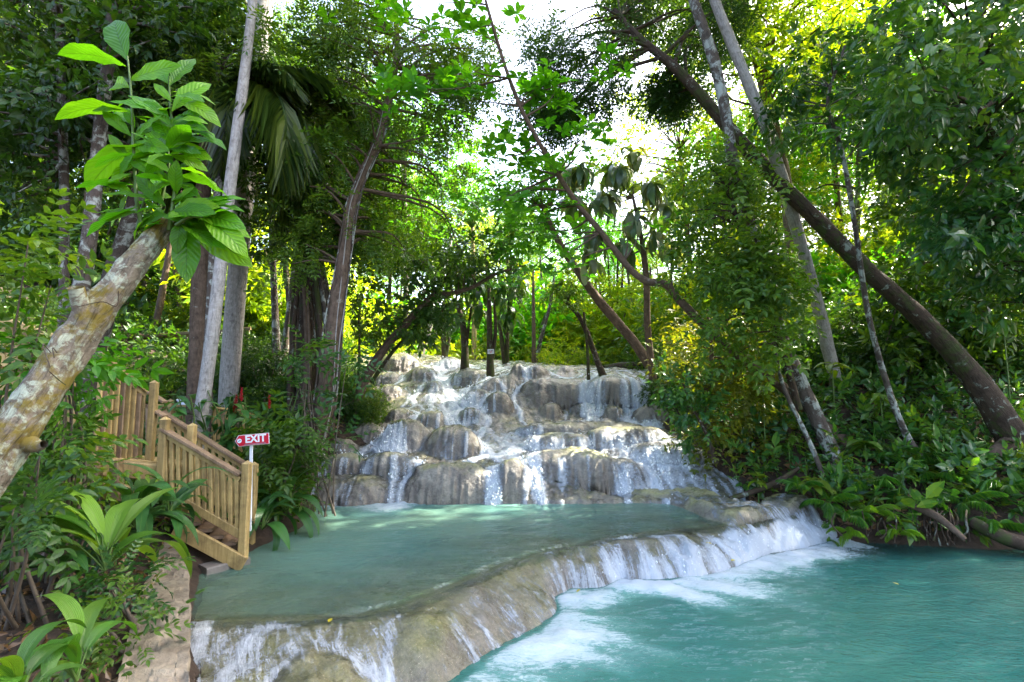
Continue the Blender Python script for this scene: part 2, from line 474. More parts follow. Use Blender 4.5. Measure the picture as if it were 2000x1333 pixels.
# px, top py, half width px, foot py, exponent, depth factor, label
MOUNDS = [
 (778,690,46,727,.42,.9,'broad smooth grey boulder crowning the left end of the falls'),
 (826,716,38,747,.42,.9,'dark peaked boulder below the crowning grey one at the left of the falls'),
 (880,700,36,722,.42,.9,'low grey boulder behind the thin tree near the head of the falls'),
 (918,722,48,752,.45,.9,'wide dark dome with thin white trickles, just left of the sign tree'),
 (845,746,24,768,.45,.9,'small brown rock in the white water left of centre near the head'),
 (757,728,34,753,.42,.9,'sunlit brown knob of rock on the upper left of the falls'),
 (765,752,38,782,.42,.9,'shadowed dark boulder beside the bushes at the upper left of the falls'),
 (957,741,42,767,.45,.9,'rounded dark boulder splitting the white water under the sign tree'),
 (934,762,36,800,.32,.8,'overhanging mossy mushroom rock, left one of the pair in mid falls'),
 (973,766,32,812,.32,.8,'overhanging mossy mushroom rock, right one of the pair in mid falls'),
 (784,797,32,824,.45,.9,'low smooth brown boulder at the left edge of the middle falls'),
 (845,802,32,832,.45,.9,'speckled round boulder with water spraying over it, left of centre'),
 (921,797,30,832,.45,.9,'pale green-grey rock shoulder below the mushroom rocks'),
 (797,817,62,880,.55,.8,'large bare brown dome with one white runnel on its left flank'),
 (885,832,66,893,.55,.8,'large dome wrapped in white water, right of the bare brown dome'),
 (724,824,40,862,.5,.8,'sloping brown slab at the left edge beside the thin diagonal runnel'),
 (668,858,44,888,.5,.8,'low grey-brown slab nearest the vine-covered tree on the left'),
 (655,888,60,925,.30,.5,'dry rounded ledge at the far left, one step above the pool mound'),
 (762,888,52,928,.30,.5,'rounded ledge with a white fall at its right end, left of the pool fall'),
 (690,935,92,1002,.48,.6,'big tan mound bulging into the pool at the left foot of the falls'),
 (885,905,88,972,.34,.6,'broad dark brown mound with fine drips standing in the pool'),
 (1001,899,36,964,.36,.8,'narrow rounded buttress of dark rock at the centre foot of the falls'),
 (1118,880,86,936,.36,.5,'long rounded brown ledge with white trickles right of the centre fall'),
 (1208,896,58,955,.5,.8,'pale sloping boulder tongue running down to the pool on the right'),
 (1093,846,58,878,.34,.5,'left half of the middle green-topped terrace'),
 (1218,836,78,874,.34,.5,'right half of the middle green-topped terrace with fine drips'),
 (1130,824,112,846,.32,.25,'long low green-topped terrace, uppermost of the three steps on the right'),
 (1292,868,66,904,.32,.5,'dark ledge with a white runnel at the right edge beside the bushes'),
 (1092,739,72,795,.25,.5,'high brown wall of rock with an overhanging lip, left part'),
 (1222,736,86,788,.25,.5,'high brown wall of rock under the fringe of thin falls, right part'),
 (1012,713,20,740,.4,.9,'small squat boulder right of the sign tree on the crest'),
 (1048,714,27,740,.42,.9,'round green-brown boulder like a loaf on the crest'),
 (1105,716,26,734,.45,.9,'low pale rock on the crest below the leaning sapling'),
 (1136,789,24,812,.45,.9,'small flat brown rock between the two main chutes'),
 (1057,757,26,800,.5,.9,'wet rock veiled by the main white chute, upper one'),
 (1075,786,26,818,.5,.9,'wet rock veiled by the main white chute, lower one'),
 (1202,752,26,786,.5,.9,'dark rock seen through the right-hand fringe of falls'),
 (1198,797,26,822,.45,.9,'grey rock at the foot of the right-hand fringe of falls'),
 (1268,790,44,830,.5,.9,'sun-flecked pale boulder at the right edge of the falls'),
 (1245,772,24,795,.45,.9,'small grey stone above the sun-flecked pale boulder'),
]
def dfoot(px, py):
    d = np.linspace(8.4, 23, 400); x = (px-1000)/1000*d
    z = base_falls(x, d); yy = 761-(z-CZ)/d*1000
    k = np.argmax(yy < py); return d[k]
MD = []
for (mx_, pt, hw, pf, ex, df, lab) in MOUNDS:
    hw *= 1.12; ex = ex*1.05 if df <= .5 else ex*1.1+(0.26 if pf > 900 else 0.22); d0 = dfoot(mx_, pf); a = hw*d0/1000.0; rb = max(a*df, 0.35)
    dc = d0+rb*0.8
    MD.append((mx_/1000.0-1, dc, a, rb, zof(pf, d0)-0.12, zof(pt, dc-rb*0.35), ex))
def falls_z(x, y, ids=False):
    z = base_falls(x, y)
    z = z+0.10*fbm(x*1.3, y*1.3, s=3, o=4)*sstep(9.0, 9.8, y)+0.06*np.abs(fbm(x*4, y*4, s=9, o=3))
    # small cobble-like swellings
    z = z+0.07*np.maximum(0, vnoise(x*3.1, y*2.4, s=21))*sstep(10.5, 13, y)
    best = np.full(np.shape(x), -1)
    wob = 1+0.34*fbm(x*1.9, y*1.9, s=31, o=4)
    ln = 0.03*fbm(x*5, y*5, s=77, o=3)+0.05*vnoise(x*2.3, y*2.3, s=78)
    for k, (kx, dc, a, rb, zb, zt, ex) in enumerate(MD):
        sel = (np.abs(x-kx*dc) < a*1.25) & (np.abs(y-dc) < rb*1.25)
        if not sel.any(): continue
        u = (x[sel]-kx*dc)/a; w = (y[sel]-dc)/rb; zs = z[sel]
        wb_ = wob[sel] if rb > a*0.6 else 1+(wob[sel]-1)*0.5
        pw = 3.4 if rb <= a*0.6 else 2.3
        r2 = (np.abs(u)**pw+np.abs(w)**2.3)*wb_
        mz = zb+(zt-zb)*np.power(np.clip(1-r2, 1e-6, 1), ex)+ln[sel]
        mz = np.where(r2 < 0.999, mz, zs-1)
        kk = 0.13
        best[sel] = np.where(mz > zs, k, best[sel])
        hh = np.clip(0.5+0.5*(mz-zs)/kk, 0, 1)
        z[sel] = zs*(1-hh)+mz*hh+kk*hh*(1-hh)
    return (z, best) if ids else z

# water finds its own way down a world grid: droplets follow the slope and leave streaks
GX0, GX1, GY0, GY1, GS = -9.5, 9.0, 8.3, 24.2, 0.03
gx = np.arange(GX0, GX1, GS); gy = np.arange(GY0, GY1, GS)
XX, YY = np.meshgrid(gx, gy)
ZZ = falls_z(XX, YY)
def run_water(Z, x0, y0, gs, starts, steps, weight, dt=0.6, mom=0.86, jit=0.25, stopz=-0.02, seed=1):
    r = np.random.default_rng(seed)
    Zs = blur(Z, 2)
    dy, dx = np.gradient(Zs, gs)
    H, Wd = Z.shape
    acc = np.zeros(H*Wd); p = starts.copy(); v = np.zeros_like(p); w = weight.copy()
    for s in range(steps):
        i = np.clip(((p[:, 1]-y0)/gs).astype(int), 0, H-1); j = np.clip(((p[:, 0]-x0)/gs).astype(int), 0, Wd-1)
        g = np.stack([dx[i, j], dy[i, j]], -1)
        gm = np.linalg.norm(g, axis=1)[:, None]
        v = v*mom-(1-mom)*g*3.0/np.sqrt(1+gm**2)+r.normal(0, 0.02*jit, p.shape)
        v[:, 1] -= 0.012
        sp = np.linalg.norm(v, axis=1)
        p = p+v/(sp[:, None]+1e-6)*gs*dt
        alive = (Z[i, j] > stopz)
        np.add.at(acc, i*Wd+j, w*alive)
    return acc.reshape(H, Wd)
r1 = np.random.default_rng(5)
def emit(n, px0, px1, d0, d1, w):
    d = r1.uniform(d0, d1, n); px = r1.uniform(px0, px1, n)
    return np.stack([(px-1000)/1000*d, d], -1), w*np.exp(r1.normal(0, 0.8, n))
EM = [emit(2600, 700, 1290, 19, 23.5, 1.0), emit(2600, 830, 1000, 16, 19, 1.3), emit(1800, 980, 1060, 14.8, 17, 1.6), emit(1800, 1150, 1290, 14.0, 16, 1.6),
      emit(1500, 840, 930, 13, 15, 1.3), emit(6500, 640, 1290, 9.4, 18, 0.45), emit(1500, 880, 960, 11.5, 14, 1.0), emit(900, 800, 900, 15, 19, 1.0), emit(900, 955, 1060, 10.2, 12, 2.2), emit(800, 1060, 1330, 10, 11, 0.9), emit(500, 740, 800, 9.6, 11, 1.6), emit(500, 1010, 1060, 9.5, 10, 2.0),
      emit(500, 1280, 1360, 10.5, 12, 1.2), emit(500, 1190, 1400, 9.5, 10.5, 1.4), emit(300, 640, 720, 12, 13.5, 1.0)]
ST = np.vstack([e[0] for e in EM]); WT = np.concatenate([e[1] for e in EM])
ACC = run_water(ZZ, GX0, GY0, GS, ST, 700, WT, seed=2)
dy_, dx_ = np.gradient(blur(ZZ, 1), GS); SL = np.sqrt(dx_**2+dy_**2)
A1 = blur(ACC, 1); A2 = blur(ACC, 14)
FO = np.log1p(A1*0.30)*0.25+np.log1p(A2*0.3)*0.20-0.02
FO = FO*(0.50+0.50*sstep(0.15, 1.1, SL))
low = blur(np.where(ZZ < blur(ZZ, 40)-0.02, 1.0, 0.0), 4)      # aerated water gathers in the hollows
FO = FO*(0.76+0.45*low)
# thin veils and drips down the steep faces, wherever a film comes over the rim
XW = XX+0.05*fbm(XX*2, YY*2, s=141, o=3)
veil = sstep(-0.02, 0.5, vnoise(XW*13, YY*0.5, s=131)*0.6+vnoise(XW*31, YY*0.8, s=132)*0.5)*sstep(-0.35, 0.15, fbm(XX*1.1, YY*0.9, s=133, o=3))
FO = np.maximum(FO, 0.50*veil*sstep(0.35, 1.0, SL))
shal = sstep(0.02, 0.4, fbm(XX*2.6, YY*5.5, s=134, o=4))*sstep(0.6, 0.1, SL)*sstep(9.6, 11, YY)
FO = np.maximum(FO, 0.42*shal)

def samp(A, x, y):
    fi = np.clip((y-GY0)/GS, 0, A.shape[0]-1.01); fj = np.clip((x-GX0)/GS, 0, A.shape[1]-1.01)
    i = fi.astype(int); j = fj.astype(int); f = fi-i; g = fj-j
    return (A[i, j]*(1-g)+A[i, j+1]*g)*(1-f)+(A[i+1, j]*(1-g)+A[i+1, j+1]*g)*f

NC, NR = 500, 390
pxs = np.linspace(556, 1445, NC); kx = (pxs-1000)/1000
dd = np.concatenate([np.linspace(8.3, 24.0, 1500)])
KX, DD = np.meshgrid(kx, dd)
Zf = falls_z(KX*DD, DD)
seg = np.sqrt(np.diff(Zf, axis=0)**2*1.6+np.diff(DD, axis=0)**2*0.55)
# rows closer together where the surface is near, so the grain is even on the eye
seg = seg*(11/DD[1:])
cum = np.vstack([np.zeros(NC), np.cumsum(seg, axis=0)])
rowD = np.empty((NR, NC))
for c in range(NC):
    rowD[:, c] = np.interp(np.linspace(0, cum[-1, c], NR), cum[:, c], dd)
FX = kx[None]*rowD; FY = rowD
FZ, FID = falls_z(FX, FY, True)
del Zf, DD, KX, cum, seg
fo = samp(FO, FX, FY)
sl = samp(SL, FX, FY)
# fine roughness outward
Vg = np.stack([FX, FY, FZ], -1)
du = np.gradient(Vg, axis=1); dv = np.gradient(Vg, axis=0)
Nn = np.cross(du, dv); Nn /= np.linalg.norm(Nn, axis=-1)[..., None]+1e-9
rf = 0.022*fbm(FX*9, FY*9, FZ*9, 5, 4)+0.02*np.clip(sl, 0, 1.5)*vnoise(FX*16, FY*5, FZ*1.5, 8)
Vg = Vg+Nn*rf[..., None]
idx = np.arange(NR*NC).reshape(NR, NC)
Q = np.stack([idx[:-1, :-1], idx[:-1, 1:], idx[1:, 1:], idx[1:, :-1]], -1).reshape(-1, 4)
fid = FID[:-1, :-1].reshape(-1)
Vf = Vg.reshape(-1, 3)
def subset(mask, name, mat, attrs=None, V=Vf):
    q = Q[mask]; u, inv = np.unique(q.ravel(), return_inverse=True)
    return nmesh(name, V[u], inv.reshape(-1, 4), mat, {k: v.ravel()[u] for k, v in (attrs or {}).items()})
base_mask = np.ones(len(Q), bool)
for k, m in enumerate(MOUNDS):
    mk = fid == k
    if mk.sum() < 60: continue
    base_mask &= ~mk
    me = subset(mk, 'travertine_boulder', M['rock'])
    tag(link('travertine_boulder', me), m[6], 'boulder')
tag(link('travertine_slope', subset(base_mask, 'travertine_slope', M['rock'])), kind='structure')
# water sheet
foq = fo[:-1, :-1].reshape(-1)
thick = (0.012+0.05*np.clip(fo-0.25, 0, 1)+0.03*np.clip(fo, 0, 1)*fbm(FX*11, FY*11, FZ*11, 44, 3))
Vw = (Vg+Nn*thick[..., None]).reshape(-1, 3)
q0 = subset((foq > 0.10) & (FZ[:-1, :-1].reshape(-1) > -0.05), 'cascade_water', M['foam'], {'foam': fo}, Vw)
tag(link('cascade_water', q0), kind='structure')
# flying drops and spray where the water breaks
cand = np.argwhere((fo > 0.55) & (sl > 0.5))
if len(cand):
    pk = cand[r1.integers(0, len(cand), 5200)]
    ctr = Vg[pk[:, 0], pk[:, 1]]+Nn[pk[:, 0], pk[:, 1]]*(np.abs(r1.normal(0.05, 0.06, len(pk)))[:, None])+r1.normal(0, 0.015, (len(pk), 3))
    s = np.exp(r1.normal(math.log(0.009), 0.45, len(pk)))[:, None, None]
    octa = np.array([(1, 0, 0), (-1, 0, 0), (0, 1, 0), (0, -1, 0), (0, 0, 1.5), (0, 0, -1.5)], float)
    of = np.array([(0, 2, 4), (2, 1, 4), (1, 3, 4), (3, 0, 4), (2, 0, 5), (1, 2, 5), (3, 1, 5), (0, 3, 5)])
    V = (ctr[:, None]+octa[None]*s).reshape(-1, 3); F = (of[None]+np.arange(len(pk))[:, None, None]*6).reshape(-1, 3)
    M['drop'] = m_simple('water_drops', (0.75, 0.79, 0.82), (0.85, 0.88, 0.9), 20, 0.3)
    tag(link('water_spray', nmesh('water_spray', V, F, M['drop'])), kind='stuff')

# ------------------------------------------------------------------ foreground dam between the two pools
LZ = -0.35
crest = np.array([PZ(px, py, 0.0)[:2] for px, py in [(150, 1225), (330, 1215), (480, 1215), (600, 1212), (700, 1203), (800, 1182), (900, 1140), (980, 1105), (1070, 1078), (1180, 1055), (1300, 1038), (1400, 1030), (1480, 1019), (1540, 1006), (1590, 988)]])
basel = np.array([PZ(px, py, LZ)[:2] for px, py in [(250, 1720), (500, 1560), (760, 1400), (900, 1335), (985, 1270), (1060, 1232), (1100, 1190), (1090, 1165), (1120, 1150), (1180, 1148), (1215, 1132), (1300, 1136), (1400, 1118), (1480, 1092), (1560, 1072), (1640, 1052)]])
def dist_poly(x, y, pl, signed=False):
    best = np.full(np.shape(x), 1e9); sg = np.zeros(np.shape(x))
    for a, b in zip(pl[:-1], pl[1:]):
        d = b-a; L = d@d
        t = np.clip(((x-a[0])*d[0]+(y-a[1])*d[1])/L, 0, 1)
        ex = x-(a[0]+t*d[0]); ey = y-(a[1]+t*d[1]); q = np.hypot(ex, ey)
        cr = d[0]*(y-a[1])-d[1]*(x-a[0])
        sg = np.where(q < best, np.sign(cr), sg); best = np.minimum(best, q)
    return best*sg if signed else best
SHELF = np.array([PZ(px, py, 0.1)[:2] for px, py in [(1230, 955), (1330, 965), (1400, 985), (1470, 1008), (1520, 1005), (1545, 985)]])
def arc_poly(x, y, pl):
    best = np.full(np.shape(x), 1e9); arc = np.zeros(np.shape(x)); L0 = 0.0
    for a, b in zip(pl[:-1], pl[1:]):
        d = b-a; L = math.sqrt(d@d); t = np.clip(((x-a[0])*d[0]+(y-a[1])*d[1])/(L*L), 0, 1)
        q = np.hypot(x-(a[0]+t*d[0]), y-(a[1]+t*d[1])); arc = np.where(q < best, L0+t*L, arc); best = np.minimum(best, q); L0 += L
    return arc
def dam_z(x, y):
    x0 = x+0.10*fbm(x*1.6, y*1.6, s=51, o=3); y0 = y+0.10*fbm(x*1.6, y*1.6, s=61, o=3)
    dc = dist_poly(x0, y0, crest, True)        # + on the pool side
    db = dist_poly(x0, y0, basel, True)
    adc = np.abs(dc)
    t = adc/(adc+np.abs(db)+1e-6)
    lump = 0.07*fbm(x*1.5, y*1.5, s=71, o=4)
    ridg = 0.025*np.abs(fbm(x*5, y*5, s=72, o=3))
    up = -0.012-0.05*adc-0.5*sstep(1.1, 3.4, adc)+(lump*0.5)*sstep(2.5, 0.3, adc)
    sc = 0.02*vnoise(x*7, y*7, s=5)
    rnd_ = np.exp(-((x-0.75)/0.75)**2)
    ramp_ = t**1.8
    dome = 1-np.power(np.clip(1-t**2, 0, 1), 0.75)
    mid = -0.012+LZ*1.12*(ramp_*(1-rnd_)+dome*rnd_)+lump*2.0*sstep(0.05, 0.45, t)+ridg*1.3*sstep(0, .2, t)+0.05*fbm(x*2.6, y*2.6, s=171, o=3)*sstep(.1, .5, t)
    mid = np.maximum(mid, LZ*1.25)
    lowr = LZ*1.12-0.05-0.25*np.minimum(np.abs(db), 3)
    z = np.where(dc > 0, up+ridg*sstep(0, .4, adc)+sc*0.4, np.where(db > 0, mid+sc*0.5, lowr))
    # low stepped shelf of shore rock closing the right end of the pool
    sh = dist_poly(x0, y0, SHELF)
    hs = (0.16+0.16*fbm(x*1.7, y*1.7, s=151, o=4)+0.05*np.abs(fbm(x*5, y*5, s=152, o=3)))*sstep(0.62, 0.30, sh)*sstep(0.05, 0.55, db)
    z = np.where((sh < 0.62) & (db > 0), np.maximum(z, hs-0.14*sstep(.3, .62, sh)-0.4*sstep(.45, .0, db)), z)
    # hooked swelling in the lower left, two lobes near the middle
    for (qx, qy, r, h) in ((0.42, 4.62, 0.42, 0.16), (-0.15, 3.75, 0.5, 0.12), (0.95, 5.5, 0.5, 0.10), (-1.15, 3.55, 0.35, 0.12), (-1.75, 3.15, 0.4, 0.10)):
        z = z+h*np.exp(-(((x-qx)/r)**2+((y-qy)/r)**2)*1.5)*sstep(0.05, 0.3, -dc)
    return z
DX0, DX1, DY0, DY1, DS = -3.9, 6.2, 1.9, 9.7, 0.026
dxs = np.arange(DX0, DX1, DS); dys = np.arange(DY0, DY1, DS)
DXX, DYY = np.meshgrid(dxs, dys); DZ = dam_z(DXX, DYY)
# streaks of water over the dam
shd = dist_poly(DXX, DYY, SHELF)
nst = 5200
ti = r1.uniform(0.8, len(crest)-1.01, nst); ii = ti.astype(int); ff = (ti-ii)[:, None]
sp_ = crest[ii]*(1-ff)+crest[ii+1]*ff+r1.normal(0, 0.25, (nst, 2))
wt = np.exp(r1.normal(0, 1.0, nst))*np.interp(ti, [0, 3, 5, 7, 8.5, 10, 14], [1.3, 1.0, 0.45, 0.35, 1.4, 2.2, 2.4])
DACC = run_water(blur(DZ, 3), DX0, DY0, DS, sp_, 150, wt, mom=0.9, jit=0.5, stopz=-1.2, seed=4)
DSL = np.hypot(*np.gradient(blur(DZ, 1), DS))
DF = (np.log1p(blur(DACC, 1)*0.35)*0.20+np.log1p(blur(DACC, 8)*0.3)*0.17)
tt = -dist_poly(DXX, DYY, crest, True); tb = dist_poly(DXX, DYY, basel, True)
frac = np.clip(tt/(tt+np.abs(tb)+1e-6), 0, 1)
right = sstep(0.6, 2.2, DXX)
DF = DF*(0.42+0.22*sstep(0.3, 1.0, DSL))*(1+1.0*right*sstep(0.45, 0.8, frac))*(1-0.75*right*sstep(0.45, 0.1, frac))
DF = DF+0.30*sstep(0.55, 1.0, frac)*(0.5+0.5*fbm(DXX*2, DYY*2, s=91, o=4))*(0.35+0.9*right)
DF = DF+0.20*sstep(-1.0, -2.3, DXX)*sstep(0.0, 0.3, tt)*(0.7+0.6*fbm(DXX*2.5, DYY*2.5, s=95, o=4))
DF = DF*(0.72+0.28*right)+(0.12*fbm(DXX*3.2, DYY*3.2, s=97, o=5)+0.10*fbm(DXX*13, DYY*13, s=98, o=3))*sstep(0, .3, tt)
DF = DF+0.25*sstep(.75, .4, shd)*sstep(0.0, 0.5, fbm(DXX*2.2, DYY*2.2, s=161, o=4))
DF = DF*(1+0.55*right*fbm(DXX*4.5, DYY*6, s=99, o=4))
DF = np.where((tt > -0.15) | (shd < .7), DF, 0)
n0, n1 = DXX.shape
idx = np.arange(n0*n1).reshape(n0, n1)
Qd = np.stack([idx[:-1, :-1], idx[:-1, 1:], idx[1:, 1:], idx[1:, :-1]], -1).reshape(-1, 4)
Vd = np.stack([DXX, DYY, DZ+0.006*fbm(DXX*22, DYY*22, s=15, o=3)], -1)
keep = ((tb > -0.7) & (dist_poly(DXX, DYY, crest) < 4.4))[:-1, :-1].ravel()
def sub2(Qs, mask, V, name, mat, attrs=None):
    q = Qs[mask]; u, inv = np.unique(q.ravel(), return_inverse=True)
    return nmesh(name, V.reshape(-1, 3)[u], inv.reshape(-1, 4), mat, {k: v.ravel()[u] for k, v in (attrs or {}).items()})
M['dam'] = m_rock('algae_travertine', True, 0.95, (0.24, 0.235, 0.085), (.45, .86))
tag(link('travertine_dam', sub2(Qd, keep, Vd, 'travertine_dam', M['dam'])), kind='structure')
FSA = blur((arc_poly(DXX, DYY, crest)+arc_poly(DXX, DYY, basel))*0.5, 6); FFD = dist_poly(DXX, DYY, crest)
M['damfilm'] = m_foam('film_over_the_dam', True)
th = 0.010+0.05*np.clip(DF-0.2, 0, 1)+0.03*DF*fbm(DXX*9, DYY*9, s=18, o=3)
filmv = np.stack([DXX, DYY, DZ+np.maximum(th, 0.006)], -1)
mk = (((tt > 0.0) | ((shd < .7) & (DZ > 0.0) & (DF > .12))) & (tb > -0.10) & (DZ > LZ-0.1))[:-1, :-1].ravel()
tag(link('dam_overflow_water', sub2(Qd, mk, filmv, 'dam_overflow_water', M['damfilm'], {'foam': DF, 'fs': FSA, 'ff': FFD})), kind='structure')

cand = np.argwhere((DF > 0.5) & (frac > 0.5) & (frac < 0.999) & (DXX > 0.2))
if len(cand):
    pk = cand[r1.integers(0, len(cand), 3600)]
    ctr = np.stack([DXX[pk[:, 0], pk[:, 1]], DYY[pk[:, 0], pk[:, 1]], DZ[pk[:, 0], pk[:, 1]]+np.abs(r1.normal(.02, .055, len(pk)))], -1)+r1.normal(0, .03, (len(pk), 3))*np.array([1, 1, 0])
    s = np.exp(r1.normal(math.log(0.0045), 0.45, len(pk)))[:, None, None]
    V = (ctr[:, None]+octa[None]*s).reshape(-1, 3); F = (of[None]+np.arange(len(pk))[:, None, None]*6).reshape(-1, 3)
    tag(link('water_spray', nmesh('water_spray', V, F, M['drop'])), kind='stuff')
# ------------------------------------------------------------------ pools
def grid(x0, x1, y0, y1, s):
    a = np.arange(x0, x1, s); b = np.arange(y0, y1, s); X, Y = np.meshgrid(a, b)
    i = np.arange(X.size).reshape(X.shape)
    return X, Y, np.stack([i[:-1, :-1], i[:-1, 1:], i[1:, 1:], i[1:, :-1]], -1).reshape(-1, 4)
UX, UY, UQ = grid(-4.2, 6.4, 3.0, 9.9, 0.03)
udc = dist_poly(UX, UY, crest, True)
uz = 0.013*fbm(UX*2.2+UY*.8, UY*6.5-UX*.7, s=33, o=4)+0.006
# foam at the foot of the falls and down the left side where it pours in
fb = np.interp(UX, [-3.5, -2.6, -2.0, -1.5, -1.0, 0, .6, 1.2, 2.0, 3.0, 4], [8.75, 8.9, 8.95, 9.2, 9.25, 9.2, 9.3, 9.35, 9.3, 9.1, 9.0])
dist_f = fb-UY
amp = np.interp(UX, [-3.5, -2.7, -2.2, -1.9, -1.4, -.6, .2, .7, 1.2, 1.8, 2.4, 3.2], [.5, .55, .95, 1.3, .75, .65, .75, 1.1, .55, .55, 1.05, .5])
uf = np.clip(amp*np.exp(-np.maximum(dist_f, 0)/np.interp(UX, [-3.3, -2.1, -1.4, 0, 1, 2, 3], [.3, .45, .22, .25, .33, .2, .35]))*(1+0.5*fbm(UX*2.2, UY*6, s=41, o=4)), 0, 1.2)
uf = np.where(dist_f < -0.5, 0, uf)
uz = uz+0.05*np.clip(uf-0.3, 0, 1)*(0.6+fbm(UX*7, UY*7, s=43, o=3))
bed = dam_z(UX, UY)
clear = 0.85*np.exp(-(np.maximum(udc, 0)/1.35)**2)*(0.8+0.35*fbm(UX*1.5, UY*2.5, s=66, o=3))
clear = np.clip(np.maximum(clear, sstep(.35, .0, udc)), 0, .98)
uz = np.where(udc < 0.12, np.minimum(uz, bed+0.014), uz)
mk = ((udc > -0.12) & (UX > -4.1))[:-1, :-1].ravel()
tag(link('upper_pool_water', sub2(UQ, mk, np.stack([UX, UY, uz], -1), 'upper_pool_water', M['upper'], {'foam': uf, 'clear': clear})), kind='structure')

LX, LY, LQ = grid(-2.4, 15.0, 0.6, 9.0, 0.042)
lb = dist_poly(LX, LY, basel, True)       # negative out in the lower pool
# aerated water is carried away from the dam foot in swirls
n = 3600
ti = r1.uniform(1.5, len(basel)-1.01, n); ii = ti.astype(int); ff = (ti-ii)[:, None]
pp = basel[ii]*(1-ff)+basel[ii+1]*ff
strength = np.interp(ti, [0, 3, 4.5, 5.5, 7, 8.5, 9.2, 10, 12, 15], [0.3, 0.6, 0.9, 0.9, 0.6, 0.1, 0.4, 1.2, 1.6, 1.2])
life = np.interp(ti, [0, 3, 5, 7, 8.5, 10, 12, 15], [22, 34, 44, 30, 8, 34, 38, 30])*r1.uniform(0.25, 1.25, n)
tang = basel[np.minimum(ii+1, len(basel)-1)]-basel[ii]; tang /= np.linalg.norm(tang, axis=1)[:, None]
vel = np.stack([tang[:, 1], -tang[:, 0]], -1)*0.8+np.array([0.9, -0.35])*0.55
rj = np.random.default_rng(8); lacc = np.zeros(LX.size); h_, w_ = LX.shape
w8 = strength*np.exp(r1.normal(0, 0.7, n))
for s in range(150):
    e = 0.05
    cxn = fbm(pp[:, 0]*0.9, (pp[:, 1]+e)*1.2, s=88, o=3)-fbm(pp[:, 0]*0.9, (pp[:, 1]-e)*1.2, s=88, o=3)
    cyn = fbm((pp[:, 0]+e)*0.9, pp[:, 1]*1.2, s=88, o=3)-fbm((pp[:, 0]-e)*0.9, pp[:, 1]*1.2, s=88, o=3)
    vel = vel*0.97+np.stack([cxn, -cyn], -1)*0.32+np.array([0.012, -0.004])+rj.normal(0, .055, vel.shape)
    pp = pp+vel*0.028
    i = np.clip(((pp[:, 1]-0.6)/0.042).astype(int), 0, h_-1); j = np.clip(((pp[:, 0]+2.4)/0.042).astype(int), 0, w_-1)
    np.add.at(lacc, i*w_+j, w8*np.clip(1-s/life, 0, 1))
lacc = lacc.reshape(h_, w_)
lf = np.log1p(blur(lacc, 1)*0.25)*0.17+np.log1p(blur(lacc, 7)*0.2)*0.22-0.05
lf = np.clip(lf, 0, 1.15)*(0.92+0.75*fbm(LX*1.6, LY*3.4, s=12, o=5))
lz = LZ+0.024*fbm(LX*1.3+LY*0.9, LY*3.4-LX*1.5, s=17, o=4)+0.075*np.clip(lf-0.25, 0, 1)*(0.5+fbm(LX*6, LY*6, s=19, o=4))
cl = 0.75*np.exp(-((LX-5.2)/2.6)**2-((LY-7.6)/0.35)**2)
mk = (lb < 0.12)[:-1, :-1].ravel()
tag(link('lower_pool_water', sub2(LQ, mk, np.stack([LX, LY, lz], -1), 'lower_pool_water', M['lower'], {'foam': lf, 'clear': cl})), kind='structure')
del DXX, DYY, DACC, ACC, XX, YY

# ------------------------------------------------------------------ ground: banks, river bed, forest floor
BKX, BKY = [3, 5.2, 8.2, 20, 60], [9.6, 8.0, 7.5, 7.2, 7.2]
def ground_z(x, y):
    zb = np.interp(y, [0, 8.7, 9.2, 10, 11, 13.5, 16, 20, 30, 60, 100], [-1.0, -0.8, -.4, .25, .75, 1.8, 2.6, 3.15, 3.7, 6, 9])
    xl = np.interp(y, [0, 2.6, 3.2, 5.6, 7.5, 9, 12.5, 15, 19, 30, 60], [-1.75, -1.75, -2.1, -3.35, -3.05, -3.35, -3.6, -4.6, -6.6, -9, -14])
    xr = np.interp(y, [0, 8, 9.5, 10.2, 13, 18, 25, 40, 60], [3, 3.2, 3.6, 3.75, 4.1, 5.4, 8, 11, 13])
    dl = xl-x; dr = np.minimum(x-xr, y-np.interp(x, BKX, BKY))
    w = np.clip(1-(x-xr)/4.5, 0, 1)*sstep(8.8, 10.5, y)
    zrb = zb*w-0.35*(1-w)
    nz = 0.16*fbm(x*0.7, y*0.7, s=101, o=4)+0.03*fbm(x*4, y*4, s=103, o=2)
    zr = zrb+np.interp(dr, [-1, 0, .4, 2.5, 5, 10, 30, 80], [-.5, .02, .38, 1.45, 3.1, 6.2, 17, 34])+nz*sstep(0.1, 1, dr)
    zl = np.maximum(zb, 0.0)+np.interp(dl, [-1, 0, .3, 2, 5, 10, 30, 80], [-.6, .05, .25, .5, 1.0, 2.7, 9, 20])+nz*sstep(0.1, 1, dl)
    ch = zb-np.where(y < 22, 0.75, 0.25+nz)
    z = np.where(dr > -1, np.maximum(ch, zr), ch)
    z = np.where(dl > -1, np.maximum(z, zl), z)
    return z
def gz(x, y): return float(ground_z(np.array([float(x)]), np.array([float(y)]))[0])
ax = np.concatenate([np.linspace(-160, -26, 24), np.arange(-25, 25, 0.22), np.linspace(26, 160, 24)])
ay = np.concatenate([np.linspace(-40, -1, 12), np.arange(0, 30, 0.2), np.linspace(30.5, 60, 40), np.linspace(64, 220, 24)])
X, Y = np.meshgrid(ax, ay); Zg = ground_z(X, Y)
Zg = np.where(Y < 0.5, np.minimum(Zg, -0.9), Zg)
i = np.arange(X.size).reshape(X.shape)
Qg = np.stack([i[:-1, :-1], i[:-1, 1:], i[1:, 1:], i[1:, :-1]], -1).reshape(-1, 4)
tag(link('ground', nmesh('ground', np.stack([X, Y, Zg], -1).reshape(-1, 3), Qg, M['soil'])), kind='structure')
